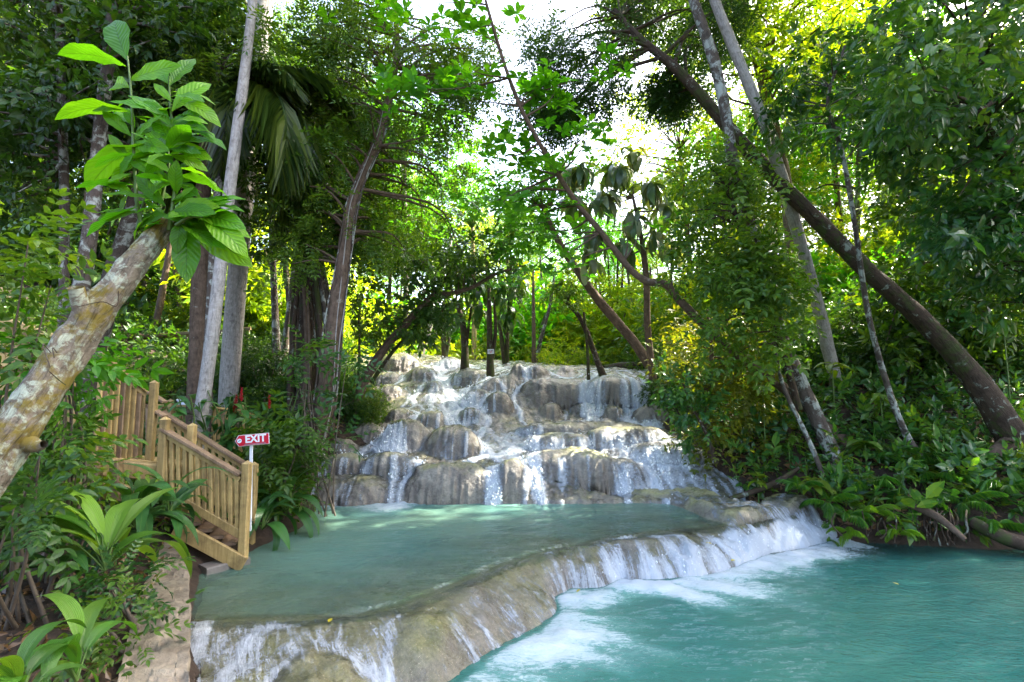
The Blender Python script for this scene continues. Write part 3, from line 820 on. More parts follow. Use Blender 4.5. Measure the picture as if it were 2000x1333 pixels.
# ------------------------------------------------------------------ foliage tools
def nrmz(a): return a/(np.linalg.norm(a, axis=-1, keepdims=True)+1e-9)
def frames(D, up, r, jit=0.5):
    """columns x, y=leaf axis, z=leaf normal"""
    Y = nrmz(D); U = np.broadcast_to(np.asarray(up, float), Y.shape)+r.normal(0, jit, Y.shape)
    X = nrmz(np.cross(Y, U)); Z = np.cross(X, Y)
    return np.stack([X, Y, Z], -1)
def leafgrid(ny, w, droop=0.1, fold=0.1, nx=1, wave=0.0, peak=0.45, tipp=1.0, basew=0.0, twist=0.0):
    """one leaf of length 1 along +y: nx cells each side of the midrib"""
    vs = np.linspace(0, 1, ny+1); us = np.linspace(-1, 1, 2*nx+1)
    a = math.log(0.5)/math.log(peak)
    pr = np.sin(np.clip(vs, 0, 1)**a*math.pi)**tipp
    pr = np.maximum(pr, basew*(1-vs)); pr[-1] = 0.02
    if not basew: pr[0] = 0.06
    V = []; UV = []
    for v, p in zip(vs, pr):
        ang = droop*1.6*v
        y = math.sin(ang)/(droop*1.6) if droop > 1e-3 else v
        z = -(1-math.cos(ang))/(droop*1.6) if droop > 1e-3 else 0
        for u in us:
            wv = wave*math.sin(v*19+(1.3 if u > 0 else 0))*abs(u)*p
            V.append((u*p*w/2, y, z+fold*abs(u)*p*w+wv)); UV.append((u, v))
    k = 2*nx+1; F = []
    for i in range(ny):
        for j in range(2*nx):
            q = i*k+j; F.append((q, q+1, q+k+1)); F.append((q, q+k+1, q+k))
    return np.array(V), np.array(F), np.array(UV)
R4 = (np.array([(0, 0, 0), (-.5, .45, .1), (0, 1, -.06), (.5, .45, .1)], float), np.array([(0, 2, 1), (0, 3, 2)]))
def rhomb(w): 
    V = R4[0].copy(); V[:, 0] *= w; V[:, 2] *= w*2; return V, R4[1]
def place_tmpl(V, F, pos, R, s):
    N_ = len(pos)
    VV = np.einsum('nij,kj->nki', R, V)*np.asarray(s, float).reshape(-1, 1, 1)+pos[:, None]
    FF = F[None]+(np.arange(N_)*len(V))[:, None, None]
    return VV.reshape(-1, 3), FF.reshape(-1, F.shape[1])
def merge_tm(items):
    V, F, r, n = [], [], [], 0
    for v, f in items: V.append(v); F.append(f+n); n += len(v)
    return np.vstack(V), np.vstack(F)
def spray_pin(n, ll, lw, droop=0.25, leaf=None, end=True):
    """compound spray: n pairs along a twig of length 1"""
    lv, lf = leaf or rhomb(lw)
    it = []
    for i in range(n):
        t = 0.18+0.78*i/max(n-1, 1)
        for s in (-1, 1):
            d = np.array([[s*0.85, 0.55, 0.0]]); p = np.array([[0, t, -droop*t*t]])
            it.append(place_tmpl(lv, lf, p, frames(d, (0, 0, 1), rng, 0.18), [ll*(1-0.35*abs(t-0.5))]))
    it.append(place_tmpl(lv, lf, np.array([[0, 0.97, -droop]]), frames(np.array([[0, 1, -0.4]]), (0, 0, 1), rng, 0.1), [ll]))
    return merge_tm(it)
def spray_loose(n, ll, lw, leaf=None, spread=0.5):
    lv, lf = leaf or rhomb(lw)
    it = []
    for i in range(n):
        t = rng.uniform(0.1, 1.0); a = rng.uniform(0, 6.28)
        d = np.array([[math.cos(a)*0.8, 0.6, math.sin(a)*0.35-0.15]])
        p = np.array([[rng.normal(0, .06), t, rng.normal(0, .06)-0.15*t]])
        it.append(place_tmpl(lv, lf, p, frames(d, (0, 0, 1), rng, 0.35), [ll*rng.uniform(.7, 1.15)]))
    return merge_tm(it)
def whorl(n, ll, lw, tilt=0.35, leaf=None):
    lv, lf = leaf or rhomb(lw)
    it = []
    for i in range(n):
        a = i*6.283/n+rng.normal(0, .15)
        d = np.array([[math.cos(a), math.sin(a), tilt+rng.normal(0, .15)]])
        it.append(place_tmpl(lv, lf, np.array([[0, 0, 0.]]), frames(d, (0, 0, 1), rng, 0.15), [ll*rng.uniform(.8, 1.1)]))
    return merge_tm(it)
def clump_leaves(C, Rr, n, tmpl, size, r, flat=0.65, grav=0.3, out=0.9, up=0.15, jit=0.4, szj=0.25):
    """n sprays spread over each clump, pointing outward and a little down"""
    C = np.asarray(C, float); Rr = np.asarray(Rr, float); m = len(C)
    k = (r.random(m*n)*m).astype(int) if False else np.repeat(np.arange(m), n)
    d = nrmz(r.normal(0, 1, (m*n, 3)))
    rad = r.uniform(0.25, 1.0, m*n)**0.6
    pos = C[k]+d*np.array([1, 1, flat])*(Rr[k]*rad)[:, None]
    D = d*out+r.normal(0, 0.45, d.shape)+np.array([0, 0, -grav+up])
    tm = tmpl if isinstance(tmpl, list) else [tmpl]
    which = r.integers(0, len(tm), m*n)
    Vs, Fs, rs, off = [], [], [], 0
    cl = r.random(m)
    for q, (tv, tf) in enumerate(tm):
        s_ = which == q
        if not s_.any(): continue
        V, F = place_tmpl(tv, tf, pos[s_], frames(D[s_], (0, 0, 1), r, jit), size*(1+r.normal(0, szj, s_.sum())))
        nl = len(tf)//2
        rr = np.clip(0.45*cl[k[s_]][:, None]+0.2*r.random(s_.sum())[:, None]+0.35*r.random((s_.sum(), nl)), 0, 1)
        rs.append(np.repeat(rr.ravel(), 2)); Vs.append(V); Fs.append(F+off); off += len(V)
    return np.vstack(Vs), np.vstack(Fs), np.concatenate(rs)

# leaf palettes
M['leaf_mid'] = m_leaf('mid_green_leaves', [(0.025, 0.075, 0.010), (0.055, 0.135, 0.014), (0.10, 0.19, 0.018), (0.16, 0.23, 0.02)], 0.45)
M['leaf_blue'] = m_leaf('glossy_blue_green_leaves', [(0.015, 0.06, 0.020), (0.032, 0.11, 0.026), (0.065, 0.16, 0.024), (0.13, 0.22, 0.025)], 0.40, 0.3, spec=0.55)
M['leaf_lime'] = m_leaf('sunlit_lime_leaves', [(0.09, 0.20, 0.012), (0.16, 0.28, 0.014), (0.24, 0.33, 0.018), (0.32, 0.35, 0.02)], 0.55)  # sunlit, backlit glow of the rear wood is put into this leaf colour
M['leaf_fresh'] = m_leaf('fresh_green_leaves', [(0.045, 0.19, 0.012), (0.075, 0.26, 0.014), (0.11, 0.31, 0.018)], 0.55)
M['leaf_dark'] = m_leaf('dark_leaves', [(0.015, 0.05, 0.012), (0.035, 0.095, 0.015), (0.075, 0.14, 0.018)], 0.42)
M['leaf_warm'] = m_leaf('yellowing_leaves', [(0.05, 0.10, 0.012), (0.13, 0.17, 0.015), (0.22, 0.20, 0.02)], 0.45)
M['leaf_big'] = m_leaf('big_veined_leaf', [(0.07, 0.24, 0.010), (0.11, 0.31, 0.012), (0.16, 0.36, 0.014)], 0.6, 0.3, (1.3, 1.35, 0.3), veins='pin')
M['leaf_strap'] = m_leaf('pleated_strap_leaf', [(0.03, 0.13, 0.02), (0.07, 0.2, 0.022), (0.16, 0.30, 0.03)], 0.35, 0.35, veins='par')
M['leaf_strapd'] = m_leaf('dark_pleated_strap_leaf', [(0.015, 0.08, 0.022), (0.03, 0.12, 0.025), (0.05, 0.15, 0.03)], 0.3, 0.3, veins='par')
M['leaf_droop'] = m_leaf('grey_green_drooping_leaf', [(0.06, 0.12, 0.045), (0.10, 0.17, 0.07), (0.22, 0.25, 0.15)], 0.42, 0.3, spec=0.7)
M['leaf_palm'] = m_leaf('palm_leaflets', [(0.02, 0.05, 0.012), (0.05, 0.10, 0.015), (0.12, 0.17, 0.02)], 0.4)
M['leaf_fern'] = m_leaf('fern_pinnae', [(0.03, 0.12, 0.012), (0.05, 0.17, 0.016), (0.11, 0.24, 0.018)], 0.45)
M['leaf_fernb'] = m_leaf('bright_fern_pinnae', [(0.10, 0.22, 0.012), (0.16, 0.30, 0.016)], 0.5)
M['leaf_red'] = m_leaf('red_bracts', [(0.25, 0.008, 0.02), (0.45, 0.02, 0.04)], 0.3)
M['leaf_dead'] = m_leaf('dead_leaves', [(0.09, 0.045, 0.02), (0.2, 0.11, 0.05), (0.30, 0.2, 0.10)], 0.2)
M['bark_dark'] = m_bark('dark_bark', (0.035, 0.022, 0.014), (0.09, 0.06, 0.04), (0.30, 0.34, 0.28), 0.40, 1.0, (0.05, 0.07, 0.015))
M['bark_lich'] = m_bark('lichened_bark', (0.06, 0.045, 0.035), (0.14, 0.11, 0.09), (0.42, 0.45, 0.40), 0.47, 0.8)
M['bark_pale'] = m_bark('pale_smooth_bark', (0.26, 0.235, 0.21), (0.46, 0.43, 0.40), (0.16, 0.14, 0.12), 0.38, 1.6, None, False)
M['bark_brown'] = m_bark('brown_bark', (0.07, 0.045, 0.03), (0.19, 0.13, 0.09), (0.3, 0.29, 0.24), 0.36, 1.0)
M['bark_old'] = m_bark('weathered_cut_trunk_bark', (0.09, 0.07, 0.05), (0.33, 0.28, 0.21), (0.45, 0.50, 0.38), 0.48, 2.6, (0.20, 0.15, 0.015))
M['stem_green'] = m_simple('green_stem', (0.05, 0.11, 0.02), (0.10, 0.16, 0.03), 8, 0.5)
M['twig'] = m_simple('twig_bark', (0.07, 0.05, 0.035), (0.14, 0.11, 0.08), 12, 0.8)

SP_PIN = [spray_pin(4, .30, .34) for _ in range(2)]
SP_PINF = [spray_pin(5, .26, .38, 0.35) for _ in range(2)]
SP_LOOSE = [spray_loose(8, .42, .42) for _ in range(3)]
SP_LOOSEW = [spray_loose(7, .5, .5) for _ in range(3)]
OV = leafgrid(3, .46, .25, .12)[:2]
OVB = leafgrid(4, .40, .35, .14)[:2]
OBO = leafgrid(3, .50, .15, .12, peak=.64)[:2]
SP_OV = [spray_loose(6, .52, 0, OV) for _ in range(3)]
SP_OVP = [spray_pin(3, .40, 0, .3, OV) for _ in range(2)]
def rnd_faces(r, F, per): 
    n = len(F)//per+1
    return np.repeat(r.random(n), per)[:len(F)]

def pts3(l): return np.array([P(*q) for q in l])
def leafy(name, parent, C, Rr, n, tmpl, size, mat, seed, kind=None, **k):
    r = np.random.default_rng(seed)
    V, F, rn = clump_leaves(C, Rr, n, tmpl, size, r, **k)
    return part(name, V, F, mat, parent, fattrs={'rnd': rn[:len(F)] if len(rn) >= len(F) else np.resize(rn, len(F))}, smooth=False, kind=kind)
def limb_set(T, Rad, C, r, frac=0.35, rr=0.035, sag=0.1):
    """a limb from the trunk to every clump"""
    out = []
    for c in C:
        k = int(np.clip(r.uniform(frac, 1)*len(T), 1, len(T)-1)) 
        d = np.linalg.norm(T-c, axis=1); d[:int(frac*len(T))] += 99; k = int(np.argmin(d))
        a = T[max(k-1, 0)]; b = c
        mid = (a+b)/2+r.normal(0, 0.08, 3)*np.linalg.norm(b-a)+np.array([0, 0, sag*np.linalg.norm(b-a)])
        r0 = min(rr, Rad[k]*0.6)
        out.append(tube([a, mid, b], [r0, r0*.6, r0*.2], 5, 8, cap=False))
    return cat(out)
def tattr(pts, rad, sides, n):
    C = catmull(pts, n); L = np.concatenate([[0], np.cumsum(np.linalg.norm(np.diff(C, axis=0), axis=1))])
    Rr = np.interp(np.linspace(0, len(pts)-1, n), np.arange(len(pts)), rad); th = np.arange(sides)/sides*2*math.pi
    ca = np.append((Rr[:, None]*np.cos(th)).ravel(), [0, 0]); sa = np.append((Rr[:, None]*np.sin(th)).ravel(), [0, 0])
    return {'ca': ca, 'sa': sa, 'la': np.append((L[:, None]+0*th).ravel(), [L[0], L[-1]])}
def trunk_only(parent, pl, rad, bark, seed=0, sides=12, rough=0.16, n=None, name='trunk', freq=3):
    pts = pts3(pl)
    V, F = tube(pts, rad, sides, n or 6*len(pts), rough, seed, True, freq)
    return part(name, V, F, M[bark] if isinstance(bark, str) else bark, parent, attrs=tattr(pts, rad, sides, n or 6*len(pts))), catmull(pts, 40), np.interp(np.linspace(0, len(pts)-1, 40), np.arange(len(pts)), rad)
def region(r, px0, px1, py0, py1, d0, d1, n, r0, r1, skew=0.0):
    """clump centres inside a box seen at these pixels and distances"""
    C = []; R_ = []
    for _ in range(n):
        u, v = r.random(), r.random(); px = px0+(px1-px0)*u+skew*(v-.5); py = py0+(py1-py0)*v; d = r.uniform(d0, d1)
        C.append(P(px, py, d)); R_.append(r.uniform(r0, r1))
    return np.array(C), np.array(R_)
def tree(name, label, cat_, pl, rad, bark, crowns, leaf, tmpl, size, n, seed, group=None, limbs=True, flat=.65, grav=.3, sides=12, rough=.16, rr=.035, frac=.35, up=.15, extra=None):
    base = P(*pl[0]); t = thing(name, base, label, cat_, group)
    o, T, Rad = trunk_only(t, pl, rad, bark, seed, sides, rough)
    r = np.random.default_rng(seed+500)
    Cs = []; Rs = []
    for c in crowns:
        a, b = region(r, *c); Cs.append(a); Rs.append(b)
    if Cs:
        Cs = np.vstack(Cs); Rs = np.concatenate(Rs)
        if limbs:
            V, F = limb_set(T, Rad, Cs, r, frac, rr); part('branches', V, F, M[bark] if bark != 'bark_old' else M['twig'], t)
        leafy('crown', t, Cs, Rs, n, tmpl, size, M[leaf], seed+900, flat=flat, grav=grav, up=up)
    if extra: extra(t, T, Rad)
    return t

# ------------------------------------------------------------------ shared forest tree kinds
def kind_tree(seed, leaf, bark, ncl, nsp, tmpl, size, H=1.0, crown_r=1.0, crown_h=1.0, bend=0.1, layered=.6):
    """a forest tree with crown radius 1 and trunk height 3, origin at its foot; returns the Empty"""
    r = np.random.default_rng(seed)
    t = thing('forest_tree', (0, 0, 0), 'x', 'tree')
    top = np.array([r.normal(0, bend), r.normal(0, bend), 3.0*H])
    pts = np.array([(0, 0, -.4), (r.normal(0, .03), r.normal(0, .03), 1.0*H), (top[0]*.5, top[1]*.5, 2.1*H), top])
    V, F = tube(pts, [.045, .033, .027, .015], 8, 14, .15, seed)
    part('trunk', V, F, M[bark], t)
    C = []
    for _ in range(ncl):
        d = nrmz(r.normal(0, 1, 3)); q = r.uniform(.35, 1)**.5
        C.append(np.array([top[0], top[1], 2.75*H])+d*np.array([crown_r, crown_r, crown_h])*q)
    C = np.array(C); Rr = r.uniform(.22, .38, ncl)
    T = catmull(pts, 30); 
    V, F = limb_set(T, np.linspace(.06, .02, 30), C[::2], r, .5, .02); part('branches', V, F, M[bark], t)
    leafy('crown', t, C, Rr, nsp, tmpl, size, M[leaf], seed+1, flat=layered, grav=.3)
    return t
K_LIME = kind_tree(11, 'leaf_lime', 'bark_brown', 46, 40, SP_LOOSE, .105, crown_h=1.15)
K_MID = kind_tree(12, 'leaf_mid', 'bark_brown', 46, 44, SP_LOOSE, .10, crown_h=1.2)
K_MID2 = kind_tree(13, 'leaf_mid', 'bark_lich', 38, 40, SP_PIN, .14, crown_h=1.0)
K_DARK = kind_tree(14, 'leaf_dark', 'bark_dark', 44, 42, SP_LOOSE, .105, crown_h=1.3)
K_FRESH = kind_tree(15, 'leaf_fresh', 'bark_lich', 40, 40, SP_LOOSEW, .11, crown_h=1.1)
KINDS = {'lime': K_LIME, 'mid': K_MID, 'mid2': K_MID2, 'dark': K_DARK, 'fresh': K_FRESH}
USED = set()
def put_tree(kind, x, y, s, label, group=None, rz=0.0, lean=None, z=None, sz=1.0):
    k = KINDS[kind]; zz = gz(x, y)-0.1 if z is None else z
    if kind not in USED:
        USED.add(kind); o = k; o.location = (x, y, zz); o.rotation_euler = (0, 0, rz); o.scale = (s, s, s*sz); o['label'] = label
    else:
        o = dup(k, (x, y, zz), rz, s, label); o.scale = (s, s, s*sz)
    if 'group' in o: del o['group']
    if group: o['group'] = group
    return o
def kind_shrub(seed, leaf, tmpl, size, ncl, nsp):
    r = np.random.default_rng(seed)
    t = thing('shrub', (0, 0, 0), 'x', 'shrub')
    C = []; 
    for _ in range(ncl):
        d = nrmz(r.normal(0, 1, 3)); d[2] = abs(d[2]); C.append(d*np.array([.8, .8, 1.0])*r.uniform(.3, 1)+np.array([0, 0, .15]))
    C = np.array(C)
    st = cat([tube([(0, 0, -.2), c*.5+r.normal(0, .05, 3), c], [.03, .02, .008], 5, 7, cap=False) for c in C[:14]])
    part('stems', st[0], st[1], M['twig'], t)
    leafy('foliage', t, C, r.uniform(.2, .36, ncl), nsp, tmpl, size, M[leaf], seed+1, flat=.8, grav=.2)
    return t
SHR = {'mid': kind_shrub(21, 'leaf_mid', SP_LOOSE, .17, 26, 26), 'dark': kind_shrub(22, 'leaf_dark', SP_LOOSE, .18, 26, 26),
       'lime': kind_shrub(23, 'leaf_lime', SP_LOOSE, .17, 26, 26), 'fresh': kind_shrub(24, 'leaf_fresh', SP_OV, .22, 22, 16), 'blue': kind_shrub(25, 'leaf_blue', SP_OV, .24, 22, 16)}
USEDS = set()
def put_shrub(kind, x, y, s, label, group=None, rz=0.0, z=None):
    k = SHR[kind]; zz = gz(x, y)-0.05 if z is None else z
    if kind not in USEDS:
        USEDS.add(kind); o = k; o.location = (x, y, zz); o.rotation_euler = (0, 0, rz); o.scale = (s, s, s); o['label'] = label
    else: o = dup(k, (x, y, zz), rz, s, label)
    if 'group' in o: del o['group']
    if group: o['group'] = group
    return o

# ------------------------------------------------------------------ the forest round the falls
rf_ = np.random.default_rng(42)
def px_at(x, y): return 1000+1000*x/y
ZONES = [  # px range, distance range, count, kinds, scale range, label, group
 (-250, 320, 13, 20, 9, ('dark', 'mid'), (3.0, 3.9), 'tall dark forest tree above the wooden walkway', 'dark trees above the wooden walkway'),
 (-300, 560, 20, 36, 14, ('mid', 'dark', 'mid2'), (3.6, 5.2), 'tall dense tree on the far left slope', 'forest trees on the far left slope'),
 (560, 800, 22, 34, 9, ('mid', 'mid2', 'fresh'), (2.9, 4.2), 'green forest tree behind the left end of the falls', 'forest trees behind the left end of the falls'),
 (700, 1000, 27, 48, 8, ('mid', 'fresh', 'mid2', 'lime'), (2.6, 3.6), 'green tree in the gap behind the crest', 'forest trees behind the crest'),
 (1000, 1330, 26, 46, 7, ('lime', 'lime', 'fresh', 'mid'), (1.9, 2.6), 'sunlit yellow-green tree behind the right of the crest', 'sunlit forest trees behind the crest'),
 (1330, 1700, 22, 36, 8, ('lime', 'fresh', 'lime', 'mid'), (3.0, 4.2), 'tall sunlit tree behind the leaning pale trunks', 'sunlit trees behind the leaning trunks'),
 (1600, 2020, 19, 32, 6, ('lime', 'fresh', 'mid', 'lime'), (3.0, 4.0), 'tall green tree high on the right bank', 'forest trees high on the right bank'),
]
for (a, b, d0, d1, n, ks, sc, lab, grp) in ZONES:
    for i in range(n):
        px = a+(b-a)*(i+rf_.random())/n; d = rf_.uniform(d0, d1)
        put_tree(ks[rf_.integers(len(ks))], (px-1000)/1000*d, d, rf_.uniform(*sc), lab, grp, rf_.uniform(0, 6.28), sz=rf_.uniform(.85, 1.2))
# slim bare trunks seen between the crowns
# the far wood as one mass closing the valley
def mass(name, px0, px1, d0, d1, n, z0, z1, leaf, seed, size, nsp=9, rad=(1.2, 2.4), tm=SP_LOOSEW):
    r = np.random.default_rng(seed); C = []
    for _ in range(n):
        px = r.uniform(px0, px1); d = r.uniform(d0, d1); x = (px-1000)/1000*d
        C.append((x, d, gz(x, d)+r.uniform(z0, z1)))
    V, F, rn = clump_leaves(C, r.uniform(rad[0], rad[1], n), nsp, tm, size, r, flat=.8)
    me = nmesh(name, V, F, M[leaf], None, False, {'rnd': np.resize(rn, len(F))})
    return tag(link(name, me), kind='stuff')
mass('far_forest', -900, 750, 46, 75, 420, 1, 17, 'leaf_mid', 61, 1.0)
mass('far_forest', 750, 1330, 52, 75, 300, 0, 7, 'leaf_lime', 62, .9)
mass('far_forest', 1330, 3200, 40, 70, 420, 1, 18, 'leaf_lime', 63, 1.0)
# ground cover on the banks
def cover(name, n, xr_, yr_, leaf, seed, size, tm, cond, h=(0.02, 0.35)):
    r = np.random.default_rng(seed); x = r.uniform(*xr_, n*3); y = r.uniform(*yr_, n*3); z = ground_z(x, y)
    k = cond(x, y, z); x, y, z = x[k][:n], y[k][:n], z[k][:n]; m = len(x)
    pos = np.stack([x, y, z+r.uniform(h[0], h[1], m)**1.0], -1)
    D = r.normal(0, .7, (m, 3))+np.array([0, -.3, .5])
    Vs, Fs, rs, off = [], [], [], 0
    wh = r.integers(0, len(tm), m)
    for q, (tv, tf) in enumerate(tm):
        s_ = wh == q
        V, F = place_tmpl(tv, tf, pos[s_], frames(D[s_], (0, -.3, 1), r, .4), size*np.exp(r.normal(0, .3, s_.sum())))
        Vs.append(V); Fs.append(F+off); off += len(V); rs.append(np.repeat(np.clip(.5*r.random(s_.sum())[:, None]+.5*r.random((s_.sum(), len(tf)//2)), 0, 1).ravel(), 2))
    me = nmesh(name, np.vstack(Vs), np.vstack(Fs), M[leaf], None, False, {'rnd': np.concatenate(rs)})
    return tag(link(name, me), kind='stuff')
def on_left(x, y, z):
    xl = np.interp(y, [0, 2.6, 3.2, 5.6, 7.5, 9, 12.5, 15, 19, 30], [-1.75, -1.75, -2.1, -3.35, -3.05, -3.35, -3.6, -4.6, -6.6, -9]); return x < xl-.25
def on_right(x, y, z):
    xr = np.interp(y, [0, 8, 9.5, 10.2, 13, 18, 25, 40], [3, 3.2, 3.6, 3.75, 4.1, 5.4, 8, 11]); return np.where(x > 4.9, .1, .38) < np.minimum(x-xr, y-np.interp(x, BKX, BKY))
cover('ground_cover', 4200, (-13, -2), (5.6, 20), 'leaf_dark', 71, .28, SP_OV, on_left)
cover('ground_cover', 3000, (-13, -2), (4.8, 20), 'leaf_mid', 72, .22, SP_LOOSE, on_left)
cover('ground_cover', 6000, (3.5, 18), (7, 20), 'leaf_blue', 73, .32, SP_OV, on_right)
cover('ground_cover', 3600, (3.5, 16), (7, 18), 'leaf_mid', 74, .28, SP_LOOSE, on_right)
cover('ground_cover', 5200, (-14, 16), (20, 42), 'leaf_lime', 75, .55, SP_LOOSE, lambda x, y, z: (np.abs(x-0.5) > 0), (0.05, 0.9))
cover('leaf_litter', 3400, (4, 18), (8, 18), 'leaf_dead', 76, .16, [whorl(3, .8, .45, .1)], on_right, (0.0, 0.04))
cover('leaf_litter', 2600, (-9, -1.9), (2.2, 12), 'leaf_dead', 77, .13, [whorl(3, .8, .45, .1)], on_left, (0.0, 0.04))
# shrubs
SZ = [
 (-120, 330, 10, 12.6, 11, ('dark', 'mid'), (.5, .8), 'dark leafy shrub above the walkway', 'shrubs above the walkway'),
 (420, 650, 11, 17, 16, ('dark', 'mid', 'dark'), (.7, 1.2), 'dark leafy shrub beside the root-draped tree', 'shrubs on the shaded left bank'),
 (640, 740, 11.5, 14, 7, ('dark', 'mid', 'mid'), (.55, .8), 'green bush crowding the left edge of the falls', 'bushes at the left edge of the falls'),
 (690, 1000, 23, 27, 15, ('fresh', 'mid', 'lime'), (.7, 1.3), 'bright green shrub behind the crest of the falls', 'shrubs behind the crest'),
 (980, 1340, 20, 26, 24, ('lime', 'lime', 'mid'), (.8, 1.5), 'sunlit yellow-green shrub right of the crest', 'sunlit shrubs right of the crest'),
 (1290, 1480, 12, 19, 18, ('lime', 'mid', 'dark'), (.8, 1.4), 'green shrub beside the right side of the falls', 'shrubs beside the right side of the falls'),
 (1450, 2050, 11.5, 17, 30, ('dark', 'mid', 'blue'), (.9, 1.6), 'dense green shrub on the dark right bank', 'shrubs on the dark right bank'),
 (1500, 2100, 16, 22, 20, ('lime', 'mid', 'fresh'), (1.4, 2.4), 'bright bushy growth high on the right bank', 'bushes high on the right bank'),
 (-200, 500, 15, 22, 20, ('mid', 'lime', 'dark'), (1.0, 1.8), 'bushy growth under the far left trees', 'bushes under the far left trees'),
]
for (a, b, d0, d1, n, ks, sc, lab, grp) in SZ:
    for i in range(n):
        px = a+(b-a)*(i+rf_.random())/n; d = rf_.uniform(d0, d1)
        put_shrub(ks[rf_.integers(len(ks))], (px-1000)/1000*d, d, rf_.uniform(*sc), lab, grp, rf_.uniform(0, 6.28))
# ------------------------------------------------------------------ taller bushy growth that closes the view under the crowns
BZ = [
 (-250, 600, 17, 26, 26, ('mid', 'lime', 'dark'), (2.6, 4.2), 'tall bushy growth between the far left trunks', 'tall bushes in the far left forest'),
 (560, 1000, 25, 34, 20, ('mid', 'lime', 'fresh'), (2.2, 3.8), 'tall bushy growth under the trees behind the crest', 'tall bushes behind the crest'),
 (980, 1400, 24, 34, 22, ('lime', 'lime', 'fresh'), (2.6, 4.6), 'sunlit tall bush behind the right of the crest', 'sunlit tall bushes behind the crest'),
 (1350, 2200, 17, 27, 34, ('lime', 'fresh', 'mid', 'lime'), (2.6, 4.4), 'tall bushy growth behind the leaning trunks', 'tall bushes behind the leaning trunks'),
]
for (a, b, d0, d1, n, ks, sc, lab, grp) in BZ:
    for i in range(n):
        px = a+(b-a)*(i+rf_.random())/n; d = rf_.uniform(d0, d1)
        put_shrub(ks[rf_.integers(len(ks))], (px-1000)/1000*d, d, rf_.uniform(*sc), lab, grp, rf_.uniform(0, 6.28))

# slim trunks standing in front of the wood
def pole(name, label, pl, rad, bark, group=None, seed=0):
    t = thing(name, P(*pl[0]), label, 'tree', group)
    trunk_only(t, pl, rad, bark, seed, 8, .12)
    return t
rp = np.random.default_rng(9)
for i in range(26):
    px = rp.uniform(200, 640) if i < 15 else rp.uniform(1020, 1330)
    d = rp.uniform(12, 19) if i < 15 else rp.uniform(20, 28)
    b = gz((px-1000)/1000*d, d); pyb = 761-(b-CZ)/d*1000
    ln = rp.normal(20, 35)
    grp = 'slim dark trunks on the left bank' if i < 15 else 'slim trunks right of the crest'
    pole('slim_tree', 'slim bare dark trunk in the left bank wood' if i < 15 else 'slim bare trunk right of the crest',
         [(px, pyb+12, d), (px+ln*.5, pyb-(150 if i < 15 else 70), d), (px+ln, pyb-(330 if i < 15 else 140), d), (px+ln*1.3, pyb-(520 if i < 15 else 215), d)], [.11, .085, .07, .04], ('bark_dark', 'bark_brown', 'bark_lich')[i % 3], grp, 100+i)

# ------------------------------------------------------------------ right bank: the named trees
tree('leaning_tree', 'thickest dark brown trunk, leaning far left from its flared foot on the right bank', 'tree',
     [(2015, 925, 9.1), (1978, 855, 9.15), (1900, 735, 9.3), (1800, 625, 9.5), (1700, 535, 9.6), (1600, 435, 9.7), (1530, 365, 9.75), (1440, 270, 9.8), (1335, 150, 9.9), (1250, 75, 10), (1200, 20, 10.2)],
     [.42, .26, .19, .165, .155, .148, .14, .13, .10, .07, .05], 'bark_dark',
     [(1190, 1430, -60, 110, 10.6, 12.5, 22, .45, .8), (1040, 1200, 60, 200, 9.6, 11, 13, .35, .6), (1060, 1140, 200, 255, 9.8, 10.6, 4, .2, .35), (1270, 1360, 110, 210, 10.4, 11, 8, .3, .45)],
     'leaf_dark', SP_PIN, .36, 90, 201, flat=.75, grav=.75, sides=18, rr=.06, frac=.55, up=0)
tree('pale_tree', 'pale leaning trunk with white lichen patches, its foot among the ferns', 'tree',
     [(1655, 960, 9.4), (1645, 935, 9.4), (1600, 830, 9.5), (1560, 740, 9.6), (1520, 640, 9.7), (1480, 480, 9.4), (1435, 330, 9.2), (1417, 220, 9.1), (1392, 110, 9.1), (1352, -10, 9.2), (1330, -140, 9.6)],
     [.18, .15, .135, .125, .12, .115, .105, .10, .10, .09, .08], 'bark_lich', [(700, 1500, -640, -290, 9, 14, 60, 1.0, 1.5)], 'leaf_mid', SP_LOOSE, .5, 60, 202, sides=14, frac=.8, limbs=False)  # crown is out of view, thickened and spread wide to shade the falls
tree('pale_tree', 'straight pale grey trunk just right of the lichened one at the top', 'tree',
     [(1650, 830, 11), (1638, 770, 11), (1590, 570, 10.6), (1545, 410, 10.0), (1500, 265, 9.4), (1452, 140, 9.2), (1395, 0, 9.2), (1360, -120, 9.4)],
     [.15, .13, .12, .115, .105, .10, .09, .08], 'bark_pale', [(1300, 2300, -660, -260, 8, 14, 80, 1.0, 1.5), (2100, 3700, -560, 420, 8, 12, 190, 1.2, 1.7), (1680, 2350, -380, -90, 11, 15, 50, .9, 1.3), (1500, 3400, -1500, -600, 4.5, 8, 80, 1.0, 1.5)], 'leaf_mid', SP_LOOSE, .5, 60, 203, sides=14, frac=.8, limbs=False)  # unseen clumps far beyond this trunk are added to keep sun off the pools
tree('thin_tree', 'thin dark lichened stem with whorls of broad leaves, in front of the thick leaning tree', 'tree',
     [(1795, 890, 9.2), (1770, 850, 9.2), (1735, 760, 9.2), (1695, 610, 9.0), (1668, 430, 8.6), (1645, 300, 8.4), (1617, 200, 8.2), (1650, 90, 8.0)],
     [.07, .06, .05, .045, .04, .035, .03, .02], 'bark_lich',
     [(1480, 1590, 150, 260, 8.4, 9.2, 6, .25, .35), (1570, 1760, 70, 260, 7.2, 9.0, 16, .3, .45)], 'leaf_blue', SP_OV, .27, 20, 204, flat=.8, rr=.02, frac=.5)
